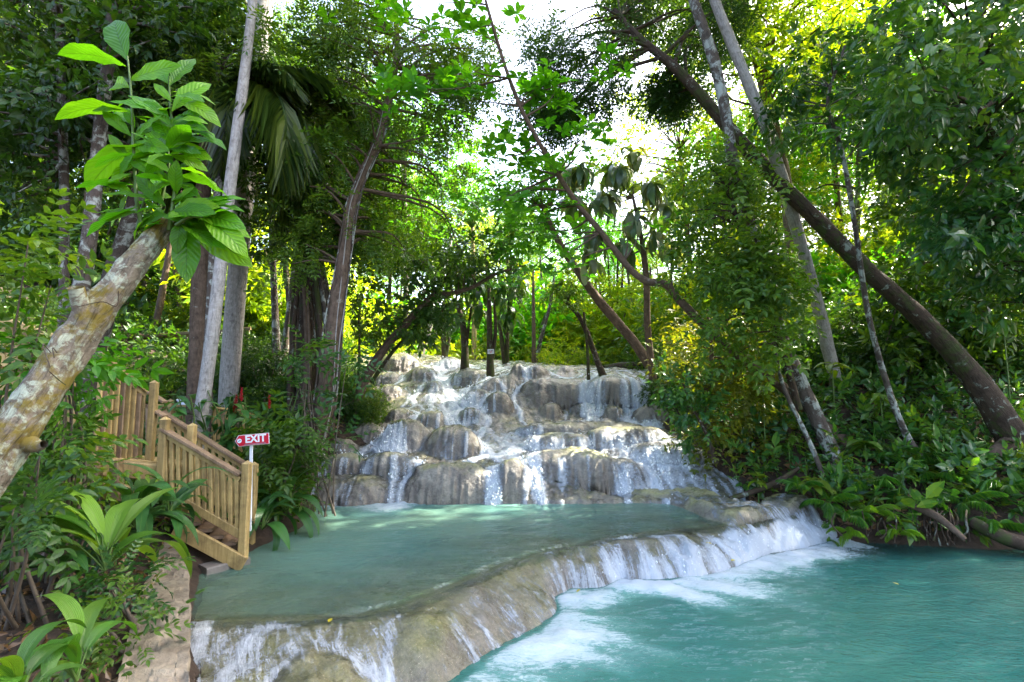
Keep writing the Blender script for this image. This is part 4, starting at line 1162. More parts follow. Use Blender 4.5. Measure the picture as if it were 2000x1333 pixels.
tree('thin_tree', 'thin bare grey stem ending short, left of the lichened pale trunk foot', 'tree',
     [(1606, 925, 9.0), (1575, 850, 9.0), (1530, 755, 9.0), (1512, 670, 9.0)], [.045, .04, .035, .02], 'bark_lich', [], 'leaf_mid', SP_PIN, .3, 10, 205)
# the long curving slender tree hung with fresh whorled leaves; each whorl is a part
RT = thing('curving_tree', P(1725, 930, 9.7), 'long slender tree curving up leftwards over the falls with fresh green whorled leaves', 'tree')
pl = [(1730, 940, 9.7), (1700, 908, 9.7), (1620, 840, 9.8), (1540, 765, 9.8), (1455, 705, 9.7), (1385, 645, 9.5), (1330, 590, 9.3), (1300, 556, 9.2), (1262, 549, 9.1), (1225, 520, 9.0), (1175, 455, 8.8), (1125, 395, 8.6), (1080, 325, 8.4), (1040, 255, 8.2), (1015, 205, 8.1), (990, 140, 8.0), (965, 60, 7.9), (940, -30, 7.8)]
o, T, Rad = trunk_only(RT, pl, [.17, .14, .12, .10, .088, .08, .075, .07, .066, .058, .052, .047, .042, .038, .034, .03, .026, .018], 'bark_brown', 31, 12, .14, 90)
OB = leafgrid(5, .46, .25, .14, peak=.62)[:2]
wh = [whorl(6, 1, .4, .45, OB) for _ in range(4)]
whm = [nmesh('leaf_whorl', v, f, M['leaf_fresh'], None, False, {'rnd': rnd_faces(rng, f, 20)}) for v, f in wh]
rw = np.random.default_rng(77)
WR = [(775, 965, 62, 200, 7.4, 8.8, 46), (880, 990, -20, 70, 7.4, 8.2, 18), (700, 880, -20, 60, 7.4, 8.4, 20), (1010, 1190, 130, 235, 7.8, 8.8, 46), (1020, 1160, 235, 275, 8.0, 8.6, 10), (900, 1110, 250, 420, 8.0, 9.4, 56), (880, 1090, 400, 560, 8.6, 9.8, 48), (1060, 1180, 440, 600, 8.6, 9.4, 22), (1190, 1330, 390, 480, 8.8, 9.4, 9)]
hubs = []
for (a, b, c, d_, e, f, n) in WR:
    cx = []
    for k in range(max(3, n//7)):
        hub = P(rw.uniform(a, b), rw.uniform(c, d_), rw.uniform(e, f)); hubs.append(hub)
        for j in range(7 if k < n//7 else n % 7):
            q = hub+rw.normal(0, .22, 3)*np.array([1.3, 1, .45])
            ax_ = Vector((rw.normal(0, .35), rw.normal(-.15, .35), 1)).normalized()
            Mx = Matrix.Translation(Vector(q)) @ ax_.to_track_quat('Z', 'Y').to_matrix().to_4x4() @ Matrix.Rotation(rw.uniform(0, 6.28), 4, 'Z') @ Matrix.Scale(rw.uniform(.17, .26), 4)
            part_shared('leaf_whorl', whm[rw.integers(4)], RT, Mx)
V, F = limb_set(T, Rad, hubs, rw, .42, .022, .02); part('branches', V, F, M['bark_brown'], RT)

# tree of long drooping leaves hanging over the gap
DT = thing('drooping_leaf_tree', P(1275, 735, 12.4), 'tree with big drooping grey-green leaves hanging in mid air right of centre', 'tree')
o, T, Rad = trunk_only(DT, [(1275, 740, 12.4), (1265, 640, 12.0), (1262, 540, 11.6), (1250, 450, 11.3), (1235, 380, 11.2)], [.1, .08, .07, .05, .03], 'bark_brown', 33, 8)
DL = [leafgrid(7, .24, .8+.2*k, .10, 2, .02, .5) for k in range(3)]
dlm = [nmesh('leaf', v, f, M['leaf_droop'], {'u': u[:, 0], 'v': u[:, 1]}, True, {'rnd': np.full(len(f), .2+.35*k)}) for k, (v, f, u) in enumerate(DL)]
DC = []
for (hx, hy, hd, n) in [(1130, 330, 11, 15), (1122, 395, 11, 10), (1205, 325, 11, 18), (1180, 385, 11.2, 14), (1160, 455, 11, 12), (1235, 300, 11.6, 10), (1270, 360, 11.2, 16), (1235, 420, 11.2, 14), (1300, 400, 11.4, 13), (1280, 450, 11.2, 12), (1215, 470, 11, 12), (1145, 500, 11, 9), (1310, 470, 11.6, 9), (1110, 340, 11.4, 8)]:
    hub = P(hx, hy, hd); DC.append(hub)
    for k in range(int(n*1.75)):
        a = rw.uniform(0, 6.283); D = Vector((math.cos(a)*.8, math.sin(a)*.8, rw.uniform(-.9, .35))).normalized()
        R = frames(np.array([D]), (0, 0, 1), rw, .15)[0]
        Mx = Matrix.Translation(Vector(hub)+Vector(rw.normal(0, .06, 3))) @ Matrix(R.tolist()).to_4x4() @ Matrix.Scale(rw.uniform(.5, .78), 4)
        part_shared('leaf', dlm[rw.integers(3)], DT, Mx)
V, F = limb_set(T, Rad, DC, rw, .3, .025, -.05); part('branches', V, F, M['bark_brown'], DT)

# vine-draped bushes in front of the leaning trunks
tree('vine_draped_tree', 'dark green mound of small glossy leaves draped over the pale trunks at right of centre', 'tree',
     [(1560, 800, 9.3), (1520, 660, 9.2), (1460, 500, 9.1), (1420, 360, 9.0)], [.07, .06, .05, .03], 'bark_dark',
     [(1340, 1500, 300, 420, 8.6, 9.4, 20, .22, .36), (1330, 1500, 400, 560, 8.5, 9.3, 26, .25, .4), (1390, 1560, 520, 700, 8.3, 9.2, 30, .25, .4), (1470, 1560, 440, 560, 8.7, 9.3, 10, .2, .3)], 'leaf_mid', SP_OVP, .30, 15, 207, flat=.8, grav=.6, rr=.02, frac=.1)
tree('slender_tree', 'bushy slender tree with yellow-tinged leaves at the right edge of the falls', 'tree',
     [(1390, 900, 10.0), (1375, 800, 10.1), (1390, 690, 10.2), (1380, 600, 10.3)], [.06, .05, .04, .02], 'bark_brown',
     [(1310, 1480, 620, 760, 9.6, 10.6, 30, .22, .38), (1340, 1500, 740, 880, 9.5, 10.3, 22, .2, .34)], 'leaf_warm', SP_OVP, .26, 18, 208, flat=.8, rr=.016, frac=.2)
tree('sapling', 'small dark leafy sapling leaning over the right edge of the terraces', 'sapling',
     [(1400, 905, 9.4), (1380, 850, 9.4), (1350, 790, 9.4), (1330, 740, 9.4)], [.035, .03, .02, .012], 'bark_dark',
     [(1290, 1400, 720, 860, 9.2, 9.8, 14, .16, .28)], 'leaf_blue', SP_OV, .26, 12, 209, rr=.012, frac=.2)
tree('sunlit_tree', 'tall tree with bright yellow-green leaves high up behind the pale trunks', 'tree',
     [(1560, 640, 19), (1540, 400, 19), (1500, 200, 19), (1450, 0, 19), (1440, -120, 19)], [.3, .26, .22, .18, .1], 'bark_brown',
     [(1290, 1720, -260, 170, 15, 20, 54, .8, 1.4), (1240, 1400, -200, 40, 15, 18, 16, .8, 1.2)], 'leaf_lime', SP_LOOSE, .48, 60, 240, rr=.06, frac=.5)
# near canopy in the upper right corner
tree('broadleaf_tree', 'near tree filling the top right corner with broad blue-green leaves', 'tree',
     [(2180, 1000, 6.6), (2100, 640, 6.4), (2000, 380, 6.2), (1905, 200, 6.0), (1890, 60, 6.0)], [.14, .12, .09, .05, .03], 'bark_dark',
     [(1740, 2050, -60, 200, 4.6, 7.0, 34, .3, .5), (1740, 1820, 190, 330, 6, 7.2, 6, .25, .4), (1810, 2060, 200, 470, 5.5, 7.4, 34, .3, .45), (1880, 2060, 430, 600, 6.2, 7.6, 12, .25, .4)], 'leaf_blue', SP_OV, .26, 24, 210, flat=.8, grav=.45, rr=.03, frac=.2)
tree('broadleaf_tree', 'green leafy tree behind the thin stem on the right, above the dark bank', 'tree',
     [(1890, 800, 12.5), (1860, 600, 12.4), (1800, 420, 12.2), (1700, 260, 12)], [.14, .12, .1, .05], 'bark_brown',
     [(1730, 2050, 320, 560, 10.6, 13, 34, .45, .75), (1720, 2050, 520, 690, 10.5, 12, 20, .35, .6)], 'leaf_mid', SP_OV, .36, 28, 211, flat=.7, rr=.04, frac=.4)
tree('leaning_tree', 'dark leaning trunk crossing from the right bank up over the edge of the falls', 'tree',
     [(1325, 790, 13.2), (1290, 745, 13.2), (1235, 665, 13), (1180, 600, 12.8), (1135, 540, 12.6), (1090, 470, 12.5), (1060, 400, 12.5)], [.16, .14, .125, .115, .1, .08, .04], 'bark_brown',
     [(960, 1160, 330, 470, 12, 14, 12, .4, .7)], 'leaf_fresh', SP_LOOSE, .4, 40, 212, rr=.03, frac=.6)
tree('leaning_sapling', 'thin leaning sapling rooted on the high wall of rock near its right end', 'tree',
     [(1180, 740, 14.2), (1168, 710, 14.2), (1150, 660, 14.2), (1132, 620, 14.2), (1105, 590, 14.2)], [.12, .08, .075, .065, .04], 'bark_dark', [(1060, 1150, 540, 600, 13.6, 14.6, 5, .3, .5)], 'leaf_mid', SP_LOOSE, .3, 30, 213, frac=.6)
tree('leaning_sapling', 'very thin upright sapling beside the leaning one on the wall of rock', 'tree',
     [(1150, 745, 14.0), (1147, 680, 14.0), (1140, 610, 14.0)], [.05, .04, .03], 'bark_dark', [], 'leaf_mid', SP_LOOSE, .3, 30, 214)

# ------------------------------------------------------------------ left bank: the named trees
vm = lambda t, T, Rad: vines(t, T, Rad)
def vines(t, T, Rad, n=9, seed=3, hang=True):
    r = np.random.default_rng(seed)
    for k in range(n):
        a0 = r.uniform(0, 6.28); i0 = r.integers(0, 6); i1 = r.integers(20, 36); tw = r.uniform(-3, 3)
        ks = np.linspace(i0, i1, 12).astype(int); pts = []
        for q, kk in enumerate(ks):
            a = a0+tw*q/11; rr = Rad[kk]*r.uniform(1.0, 1.25)
            pts.append(T[kk]+np.array([math.cos(a)*rr, math.sin(a)*rr, r.normal(0, .03)]))
        V, F = tube(pts, r.uniform(.006, .014), 5, 40, cap=False); part('vine', V, F, M['bark_lich' if k % 3 else 'bark_pale'], t)
tree('vine_covered_tree', 'stout tree wrapped in vines at the left shore, leaning right at the top', 'tree',
     [(560, 990, 8.4), (580, 955, 8.5), (612, 880, 8.6), (636, 780, 8.7), (652, 640, 8.8), (672, 500, 8.9), (692, 385, 9.0), (738, 280, 9.1), (757, 205, 9.2), (775, 100, 9.4), (770, -30, 9.6)],
     [.24, .2, .165, .175, .145, .12, .10, .09, .075, .055, .04], 'bark_brown',
     [(600, 760, 40, 300, 8.4, 10.5, 34, .35, .6), (740, 940, 60, 330, 8.8, 11, 36, .32, .55), (560, 720, 300, 520, 8.6, 10.5, 24, .3, .5), (700, 900, 330, 520, 10, 12, 22, .35, .6), (640, 780, -60, 60, 9, 10.5, 10, .4, .6)], 'leaf_mid', SP_PINF, .36, 34, 220, flat=.6, grav=.5, rr=.035, frac=.5, sides=18, rough=.3, extra=vm)
t = thing('root_draped_tree', P(600, 850, 10.2), 'dark tree curtained with hanging aerial roots, left of the vine-covered tree', 'tree')
o, T, Rad = trunk_only(t, [(600, 860, 10.3), (598, 760, 10.3), (600, 640, 10.3), (604, 520, 10.3), (610, 400, 10.3), (600, 250, 10.4)], [.24, .19, .17, .16, .13, .08], 'bark_dark', 44, 14, .3)
rr_ = np.random.default_rng(6)
for k in range(34):
    px = 556+rr_.random()*100; d = rr_.uniform(9.8, 10.9); y0 = rr_.uniform(430, 620); y1 = rr_.uniform(780, 870)
    V, F = tube(pts3([(600+(px-600)*.45, y0, d), (px+rr_.normal(0, 5), (y0+y1)/2, d), (px+rr_.normal(0, 3), y1, d)]), rr_.uniform(.012, .05), 6, 14, .2, k, cap=False)
    part('aerial_root', V, F, M[('bark_dark', 'bark_brown', 'bark_lich')[k % 3]], t)
C, R_ = region(rr_, 480, 700, 120, 520, 9.8, 12, 34, .4, .7); leafy('crown', t, C, R_, 44, SP_LOOSE, .34, M['leaf_dark'], 301, flat=.7)
V, F = limb_set(T, Rad, C, rr_, .5, .04); part('branches', V, F, M['bark_dark'], t)
tree('white_trunk_tree', 'tall straight whitish trunk beside the walkway, nearest of the pale pair on the left', 'tree',
     [(383, 900, 7.4), (390, 830, 7.45), (402, 750, 7.5), (418, 630, 7.5), (440, 440, 7.6), (460, 280, 7.6), (478, 140, 7.7), (492, 20, 7.8), (500, -80, 7.9)],
     [.11, .098, .095, .09, .088, .082, .076, .07, .07], 'bark_pale', [(380, 620, -260, -90, 7, 9, 10, .5, .8)], 'leaf_mid', SP_LOOSE, .34, 40, 221, sides=14, rough=.06, frac=.8)
tree('white_trunk_tree', 'slimmer whitish trunk hard behind the tall straight one, forking near the top', 'tree',
     [(398, 900, 8.3), (404, 760, 8.3), (410, 640, 8.3), (416, 500, 8.3), (428, 330, 8.3), (428, 200, 8.3), (424, 90, 8.4)],
     [.1, .09, .075, .065, .06, .05, .03], 'bark_lich', [(330, 560, 0, 160, 7.6, 9, 18, .3, .5)], 'leaf_mid', SP_PIN, .34, 40, 222, rr=.02, frac=.6)
tree('palm_trunk_tree', 'thick pale palm stem showing at the top left between leaves', 'palm',
     [(440, 880, 11), (455, 650, 11), (480, 350, 11), (503, 100, 11), (512, -60, 11)], [.2, .2, .2, .26, .28], 'bark_pale', [], 'leaf_mid', SP_PIN, .3, 10, 223, sides=16, rough=.03)
tree('forest_tree', 'slim greyish trunk rising at the far left edge under dark foliage', 'tree',
     [(122, 880, 8), (126, 500, 8), (124, 300, 8), (118, 100, 8), (112, -40, 8)], [.08, .07, .065, .06, .05], 'bark_lich',
     [(-80, 200, -60, 300, 7, 9.5, 46, .4, .7), (-60, 60, 260, 420, 7.5, 9, 10, .3, .5)], 'leaf_dark', SP_OV, .28, 26, 224, frac=.5)
tree('forest_tree', 'pale lichened trunk behind the big-leaved shoots at the upper left', 'tree',
     [(95, 900, 7.6), (120, 700, 7.6), (160, 550, 7.5), (180, 420, 7.5), (195, 260, 7.5), (212, 110, 7.5), (225, -40, 7.6)], [.14, .13, .11, .1, .09, .085, .06], 'bark_lich',
     [(170, 420, -70, 130, 7.4, 9.5, 40, .4, .7), (60, 330, 100, 330, 8.2, 9.6, 34, .35, .6), (300, 480, 60, 200, 9, 10, 12, .3, .5)], 'leaf_dark', SP_OV, .28, 26, 225, frac=.5)
tree('forest_tree', 'broad mottled trunk slanting right behind the cut trunk', 'tree',
     [(140, 870, 9), (205, 600, 9), (240, 480, 9), (275, 370, 9), (330, 200, 9.2)], [.2, .17, .15, .13, .08], 'bark_lich', [(330, 520, 150, 320, 9.5, 11, 18, .4, .6)], 'leaf_dark', SP_LOOSE, .3, 40, 226, frac=.6)
tree('leaning_tree', 'dark trunk leaning right over the left edge of the falls with a long bare limb', 'tree',
     [(690, 790, 12), (722, 725, 12), (752, 680, 12), (800, 625, 12), (845, 580, 12.2), (880, 574, 12.3), (925, 560, 12.5), (970, 535, 12.6), (1020, 520, 12.8)], [.13, .11, .1, .09, .075, .055, .05, .04, .02], 'bark_brown',
     [(740, 880, 590, 650, 11.6, 12.6, 10, .22, .4), (760, 1000, 470, 560, 12, 13.5, 18, .3, .55)], 'leaf_dark', SP_OV, .3, 26, 227, rr=.02, frac=.35)
tree('leaning_tree', 'thin straight dark stem slanting right across the boulders at the upper left', 'tree',
     [(725, 748, 12.2), (765, 690, 12.2), (810, 640, 12.2), (860, 560, 12.2), (910, 480, 12.4)], [.05, .045, .04, .035, .02], 'bark_dark', [], 'leaf_mid', SP_PIN, .3, 10, 228)
tree('sapling', 'thin upright sapling among the bushes at the left edge of the falls', 'sapling', [(698, 770, 11.6), (702, 690, 11.6), (700, 610, 11.6)], [.035, .03, .02], 'bark_dark', [(660, 760, 560, 640, 11, 12, 6, .3, .45)], 'leaf_mid', SP_OV, .28, 20, 229)

# palm crown with big arching fronds
def frond(L, n, lw, droop, seed, leafL=.42):
    """feather frond of length L arching along +y"""
    r = np.random.default_rng(seed); t = np.linspace(0, 1, 14)
    ang = droop*t
    y = np.cumsum(np.cos(ang))/14*L; z = np.cumsum(np.sin(.35-ang))/14*L
    pts = np.stack([0*t, y, z], -1)
    V, F = tube(pts, np.linspace(.022, .004, 14)*L/2, 5, 14, cap=False); it = [(V, q2t(F))]
    C = catmull(pts, n); T = nrmz(np.gradient(C, axis=0))
    lv = np.array([(0, 0, 0), (-.5, .3, .0), (0, 1, -.35), (.5, .3, 0)], float); lv[:, 0] *= lw; lf = np.array([(0, 2, 1), (0, 3, 2)])
    for s in (-1, 1):
        k = np.arange(int(n*.12), n); tt = k/n
        D = T[k]*(.55+.5*tt[:, None])+np.stack([np.full(len(k), s*1.0), 0*k, -.35-.3*r.random(len(k))], -1)
        sz = leafL*L*np.sin(np.clip(.18+.8*tt, 0, 1)*math.pi)**.7*r.uniform(.85, 1.05, len(k))
        it.append(place_tmpl(lv, lf, C[k], frames(D, (0, 0, 1), r, .15), sz))
    return merge_tm(it)
def frond_mesh(nm, L, n, lw, dr, seed, mat, leafL=.42):
    V, F = frond(L, n, lw, dr, seed, leafL); r = np.random.default_rng(seed)
    return nmesh(nm, V, F, M[mat], None, False, {'rnd': np.clip(np.repeat(r.random(len(F)//2+1), 2)[:len(F)], 0, 1)})
pt = thing('coconut_palm', P(400, 720, 8.8), 'palm with long dark drooping fronds behind the whitish trunks', 'palm')
trunk_only(pt, [(380, 900, 8.8), (392, 500, 8.9), (400, 330, 8.9), (410, 205, 8.9)], [.16, .13, .12, .13], 'bark_brown', 51, 12, .1)
fm = [frond_mesh('frond', 2.0, 92, .035, d, 400+k, 'leaf_palm', .36) for k, d in enumerate((1.4, 1.9, 2.3))]
pc = P(415, 205, 8.9)
for k, (tx, ty) in enumerate([(640, 290), (620, 360), (590, 420), (545, 470), (500, 500), (640, 200), (600, 130), (330, 330), (300, 200), (420, 480), (540, 90), (380, 80), (450, 420), (570, 390)]):
    e = P(tx, ty, 8.9+(k % 5-2)*.35); D = e-pc; a = math.atan2(-D[0], D[1]+(k % 3-1)*.5)
    L = np.linalg.norm(D)/1.45
    steep = 2 if ty > 380 else (1 if ty > 250 else 0)
    Mx = Matrix.Translation(Vector(pc)) @ Matrix.Rotation(a, 4, 'Z') @ Matrix.Rotation(.35 if steep == 0 else 0, 4, 'X') @ Matrix.Scale(max(.8, L), 4)
    part_shared('frond', fm[steep], pt, Mx)

# trees standing in the falls and at the crest
def droop_tree(label, px, py, d, stems, hubs, seed):
    t = thing('shade_tree', P(px, py, d), label, 'tree'); r = np.random.default_rng(seed)
    for s, (pl, rad) in enumerate(stems):
        pts = pts3(pl); V, F = tube(pts, rad, 9, 20, .12, seed+s); part('trunk', V, F, M['bark_dark'], t)
    for (hx, hy, hd, n) in hubs:
        hub = P(hx, hy, hd)
        for k in range(n):
            a = r.uniform(0, 6.283); D = Vector((math.cos(a)*.8, math.sin(a)*.8, r.uniform(-1.0, .3))).normalized()
            Rm = frames(np.array([D]), (0, 0, 1), r, .15)[0]
            Mx = Matrix.Translation(Vector(hub)+Vector(r.normal(0, .12, 3))) @ Matrix(Rm.tolist()).to_4x4() @ Matrix.Scale(r.uniform(.5, .8), 4)
            part_shared('leaf', dlm2[r.integers(3)], t, Mx)
    return t
dlm2 = [nmesh('leaf', v, f, M['leaf_dark'], None, True, {'rnd': np.full(len(f), .3+.3*k)}) for k, (v, f, u) in enumerate([leafgrid(4, .26, 1.0+.2*k, .10, 1) for k in range(3)])]
hb = [(850+i*17+(i % 3)*5, 520+((i*37) % 100), 16+(i % 4)*.5, 15) for i in range(10)]
droop_tree('dark tree of hanging leaves standing in the falls, left of the sign', 908, 728, 16.4,
    [([(908, 728, 16.4), (908, 680, 16.4), (905, 640, 16.4), (893, 590, 16.4)], [.16, .12, .11, .06]), ([(908, 690, 16.4), (915, 640, 16.4), (922, 590, 16.4)], [.07, .05, .03])], hb, 81)
droop_tree('dark double-stemmed tree at the crest behind the left boulders', 869, 704, 19,
    [([(869, 706, 19), (866, 650, 19), (866, 590, 19)], [.13, .1, .06]), ([(870, 700, 19), (877, 660, 19), (874, 620, 19)], [.07, .06, .04])], [(855, 600, 19, 14), (880, 585, 19, 14), (835, 610, 19, 12)], 82)
st = droop_tree('thin straight tree carrying a small white sign at the centre of the falls', 958, 738, 15.6,
    [([(958, 742, 15.6), (957, 690, 15.6), (956, 620, 15.6), (955, 560, 15.6)], [.14, .10, .08, .05]), ([(962, 700, 15.6), (968, 640, 15.6), (964, 580, 15.6)], [.06, .05, .03])], [(945, 545, 15.8, 16), (975, 560, 16, 14), (1000, 600, 16.2, 16), (1010, 550, 16, 12), (930, 600, 16.2, 12)], 83)
droop_tree('pair of yellowish slanting stems right of the sign tree on the crest', 985, 708, 18,
    [([(986, 710, 18), (978, 650, 18), (966, 600, 18)], [.1, .07, .05]), ([(990, 708, 18), (991, 650, 18), (994, 590, 18)], [.08, .07, .05])], [(1000, 570, 18, 14), (985, 545, 18, 12)], 84)
M['bark_yel'] = m_bark('sunny_yellow_bark', (0.25, 0.19, 0.08), (0.4, 0.32, 0.15), None, .4, 1.5, None, False)
pole('slim_tree', 'straight sunlit yellowish trunk behind the crest left of the sign tree', [(926, 712, 23), (926, 640, 23), (925, 540, 23), (922, 420, 23)], [.12, .11, .1, .08], 'bark_yel', None, 140)
pole('slim_tree', 'pale trunk slanting right behind the left end of the crest', [(820, 700, 22), (838, 640, 22), (860, 560, 22), (880, 470, 22)], [.14, .13, .11, .08], 'bark_pale', None, 141)

# ------------------------------------------------------------------ the cut trunk with big-leaved shoots, nearest at left
ct = thing('cut_trunk', P(-260, 1250, 2.0), 'weathered cut trunk slanting in from the left with bright leafy shoots on its end', 'tree')
pts = pts3([(-300, 1300, 2.0), (-120, 1050, 2.15), (10, 870, 2.25), (95, 745, 2.35), (165, 640, 2.42), (235, 550, 2.5), (290, 480, 2.58), (322, 435, 2.65)])
V, F = tube(pts, [.105, .094, .084, .077, .070, .063, .057, .052], 40, 150, .17, 5, True, 5)
_ta = tattr(pts, [.105, .094, .084, .077, .070, .063, .057, .052], 40, 150)
rr0 = 0.008*fbm(V[:, 0]*14, V[:, 1]*14, V[:, 2]*9, 8, 5)+0.016*fbm(_ta['ca']*45, _ta['sa']*45, _ta['la']*4.5, 18, 4)-0.012*np.abs(fbm(_ta['ca']*70, _ta['sa']*70, _ta['la']*3, 28, 3))+0.02*np.abs(fbm(V[:, 0]*6+V[:, 2]*3, V[:, 1]*6, V[:, 2]*3-V[:, 0]*3, 9, 4))
cc = catmull(pts, 150); cidx = np.clip(np.arange(len(V))//40, 0, 149); cc2 = cc[cidx]; dirv = nrmz(V-cc2); V = V+dirv*rr0[:, None]
part('trunk', V, F, M['bark_old'], ct, attrs=tattr(pts, [.105, .094, .084, .077, .070, .063, .057, .052], 40, 150))
V, F = tube(pts3([(172, 625, 2.42), (158, 596, 2.38), (148, 562, 2.34)]), [.05, .036, .032], 20, 16, .12, 6, True, 6); part('stub', V, F, M['bark_old'], ct)
V, F = tube(pts3([(50, 865, 2.28), (72, 872, 2.26), (86, 868, 2.25)]), [.045, .026, .016], 14, 8, .1, 7); part('stub', V, F, M['bark_old'], ct)
for k, pl in enumerate([[(100, 690, 2.2), (84, 672, 2.17), (92, 700, 2.16), (98, 718, 2.17)], [(112, 690, 2.2), (103, 680, 2.18), (106, 700, 2.18)], [(150, 600, 2.3), (200, 590, 2.36), (228, 598, 2.42), (232, 560, 2.45)], [(95, 725, 2.2), (118, 745, 2.25), (128, 752, 2.3)]]):
    V, F = tube(pts3(pl), .0022, 5, 20); part('vine', V, F, M['bark_lich' if k < 2 else 'bark_dark'], ct)
shoots = [[(280, 452, 2.6), (268, 400, 2.6), (263, 330, 2.6), (259, 250, 2.6), (256, 180, 2.6), (249, 110, 2.6)], [(330, 450, 2.6), (338, 400, 2.6), (345, 330, 2.62), (343, 280, 2.62), (333, 215, 2.62), (330, 150, 2.62)], [(305, 440, 2.66), (318, 380, 2.7), (330, 320, 2.7), (322, 250, 2.7)], [(345, 440, 2.55), (370, 425, 2.5), (395, 425, 2.45)], [(268, 450, 2.6), (276, 415, 2.62), (281, 390, 2.62)]]
for pl in shoots:
    V, F = tube(pts3(pl), np.linspace(.011, .004, len(pl)), 7, 30); part('shoot', V, F, M['stem_green'], ct)
BL = [leafgrid(12, w, dr, .08, 3, .022, .55, .85) for w, dr in ((.36, .3), (.38, .45), (.33, .2), (.36, .6))]
blm = [nmesh('leaf', v, f, M['leaf_big'], {'u': u[:, 0], 'v': u[:, 1]}, True, {'rnd': np.full(len(f), .15+.28*k)}) for k, (v, f, u) in enumerate(BL)]
LEAVES = [(249,118,203,15,1),(246,130,142,72,0),(252,158,335,118,1),(255,172,183,140,1),(256,220,120,174,.2),(330,165,284,98,.9),(331,168,373,103,1),(336,218,390,137,1),(332,230,222,178,.8),(335,250,263,155,.5),(343,300,333,230,1),(350,300,418,290,.9),(350,247,442,266,.5),(352,240,428,240,.2),(320,285,145,277,.3),(266,302,180,300,.2),(320,300,182,314,.2),(345,380,338,324,1),(350,330,440,332,.4),(345,345,458,352,.3),(262,362,150,345,.6),(320,402,218,350,.6),(330,412,365,362,1),(252,380,219,410,1),(270,405,158,436,.6),(346,405,428,402,.9),(362,420,478,415,.4),(372,425,450,494,1),(366,430,360,532,.5),(352,442,428,452,.7),(302,345,250,298,1),(300,372,352,328,1),(340,322,298,288,1),(332,282,296,205,1),(336,200,300,160,.6),(335,190,385,170,.4),(262,300,225,335,.7),(264,250,240,205,.7),(340,270,385,250,.8),(345,360,400,375,.7),(315,430,270,455,.7),(355,430,340,480,.8),(380,425,420,470,.9),(395,425,470,455,.5),(330,350,290,330,.8),(262,210,300,195,.7),(258,190,215,215,.6),(300,420,235,445,.6),(340,230,390,215,.7),(310,300,280,255,.9)]
rl = np.random.default_rng(12)
for k in range(84):
    sx_, y0_, y1_ = ((258, 200, 430), (340, 180, 440), (325, 260, 440), (390, 400, 440))[k % 4]
    by = rl.uniform(y0_, y1_); s_ = rl.choice([-1, 1]); L_ = rl.uniform(45, 88); an = rl.uniform(-.9, .6)
    LEAVES.append((sx_+rl.normal(0, 5), by, sx_+s_*L_*math.cos(an), by+L_*math.sin(an)*.8-12, rl.uniform(.35, 1)))
for k, (bx, by, tx, ty, face) in enumerate(LEAVES):
    d0 = 2.6+rl.normal(0, .03); b = P(bx, by, d0); e = P(tx, ty, d0+rl.normal(-.02, .07))
    D = e-b; L = np.linalg.norm(D)*1.06
    up = np.array([0, -1, .35])*(face)+np.array([0, .15, 1.0])*(1-face)
    R = frames(np.array([D]), up, rl, .25)[0]
    Mx = Matrix.Translation(Vector(b)) @ Matrix(R.tolist()).to_4x4() @ Matrix.Scale(L, 4)
    part_shared('leaf', blm[k % 4 if face > .4 else (1 if k % 2 else 3)], ct, Mx)

# ------------------------------------------------------------------ shrubs and broad-leaved plants of the near left bank
def near_bush(name, label, px0, px1, py0, py1, d0, d1, ncl, n, leaf, tmpl, size, seed, stems=8, base=None):
    r = np.random.default_rng(seed); C, R_ = region(r, px0, px1, py0, py1, d0, d1, ncl, .12, .24)
    if base is None: b = P((px0+px1)/2, py1, (d0+d1)/2); b[2] = gz(b[0], b[1])
    else: b = np.array(base)
    t = thing(name, b, label, 'bush')
    for k in range(stems):
        c = C[r.integers(len(C))]; V, F = tube([b+r.normal(0, .12, 3)*np.array([1, 1, 0])-np.array([0, 0, .1]), (b+c)/2+r.normal(0, .08, 3), c], [.016, .011, .004], 5, 12); part('stem', V, F, M['twig'], t)
    leafy('foliage', t, C, R_, n, tmpl, size, M[leaf], seed+1, flat=.6, grav=.15, up=.15, out=.8)
    return t
SP_NR = [spray_pin(4, .34, 0, .15, leafgrid(4, .42, .3, .12)[:2]) for _ in range(3)]
near_bush('leafy_bush', 'leafy green bush under the cut trunk at the far left, upper part lit', -60, 110, 470, 690, 3.6, 4.8, 14, 11, 'leaf_mid', SP_NR, .30, 601)
near_bush('leafy_bush', 'bright leafy bush hanging in front of the plank fence by the cut trunk', 110, 185, 655, 750, 3.8, 4.6, 7, 9, 'leaf_fresh', SP_NR, .28, 603)
near_bush('leafy_bush', 'dark leafy bush in front of the walkway landing', 60, 190, 830, 930, 3.8, 5.0, 15, 9, 'leaf_mid', SP_NR, .28, 605)
near_bush('leafy_bush', 'deep shaded bush below the cut trunk at the left edge', -80, 120, 880, 1060, 3.0, 4.2, 18, 11, 'leaf_dark', SP_NR, .24, 607)
near_bush('leafy_bush', 'low leafy plant crowding the stone kerb at lower left', 190, 265, 1125, 1180, 3.6, 4.0, 7, 9, 'leaf_blue', SP_NR, .20, 609)
near_bush('leafy_bush', 'green weed with toothed leaves among litter at the bottom left', 150, 290, 1180, 1260, 3.2, 3.6, 9, 8, 'leaf_mid', SP_NR, .18, 611)
near_bush('leafy_bush', 'leafy bush behind the exit sign at the shore', 500, 580, 820, 980, 6.8, 8, 16, 16, 'leaf_mid', SP_NR, .30, 613)
near_bush('leafy_bush', 'leafy plants clinging round the foot of the vine-covered tree', 560, 690, 640, 900, 7.9, 8.3, 9, 8, 'leaf_blue', SP_NR, .34, 615)

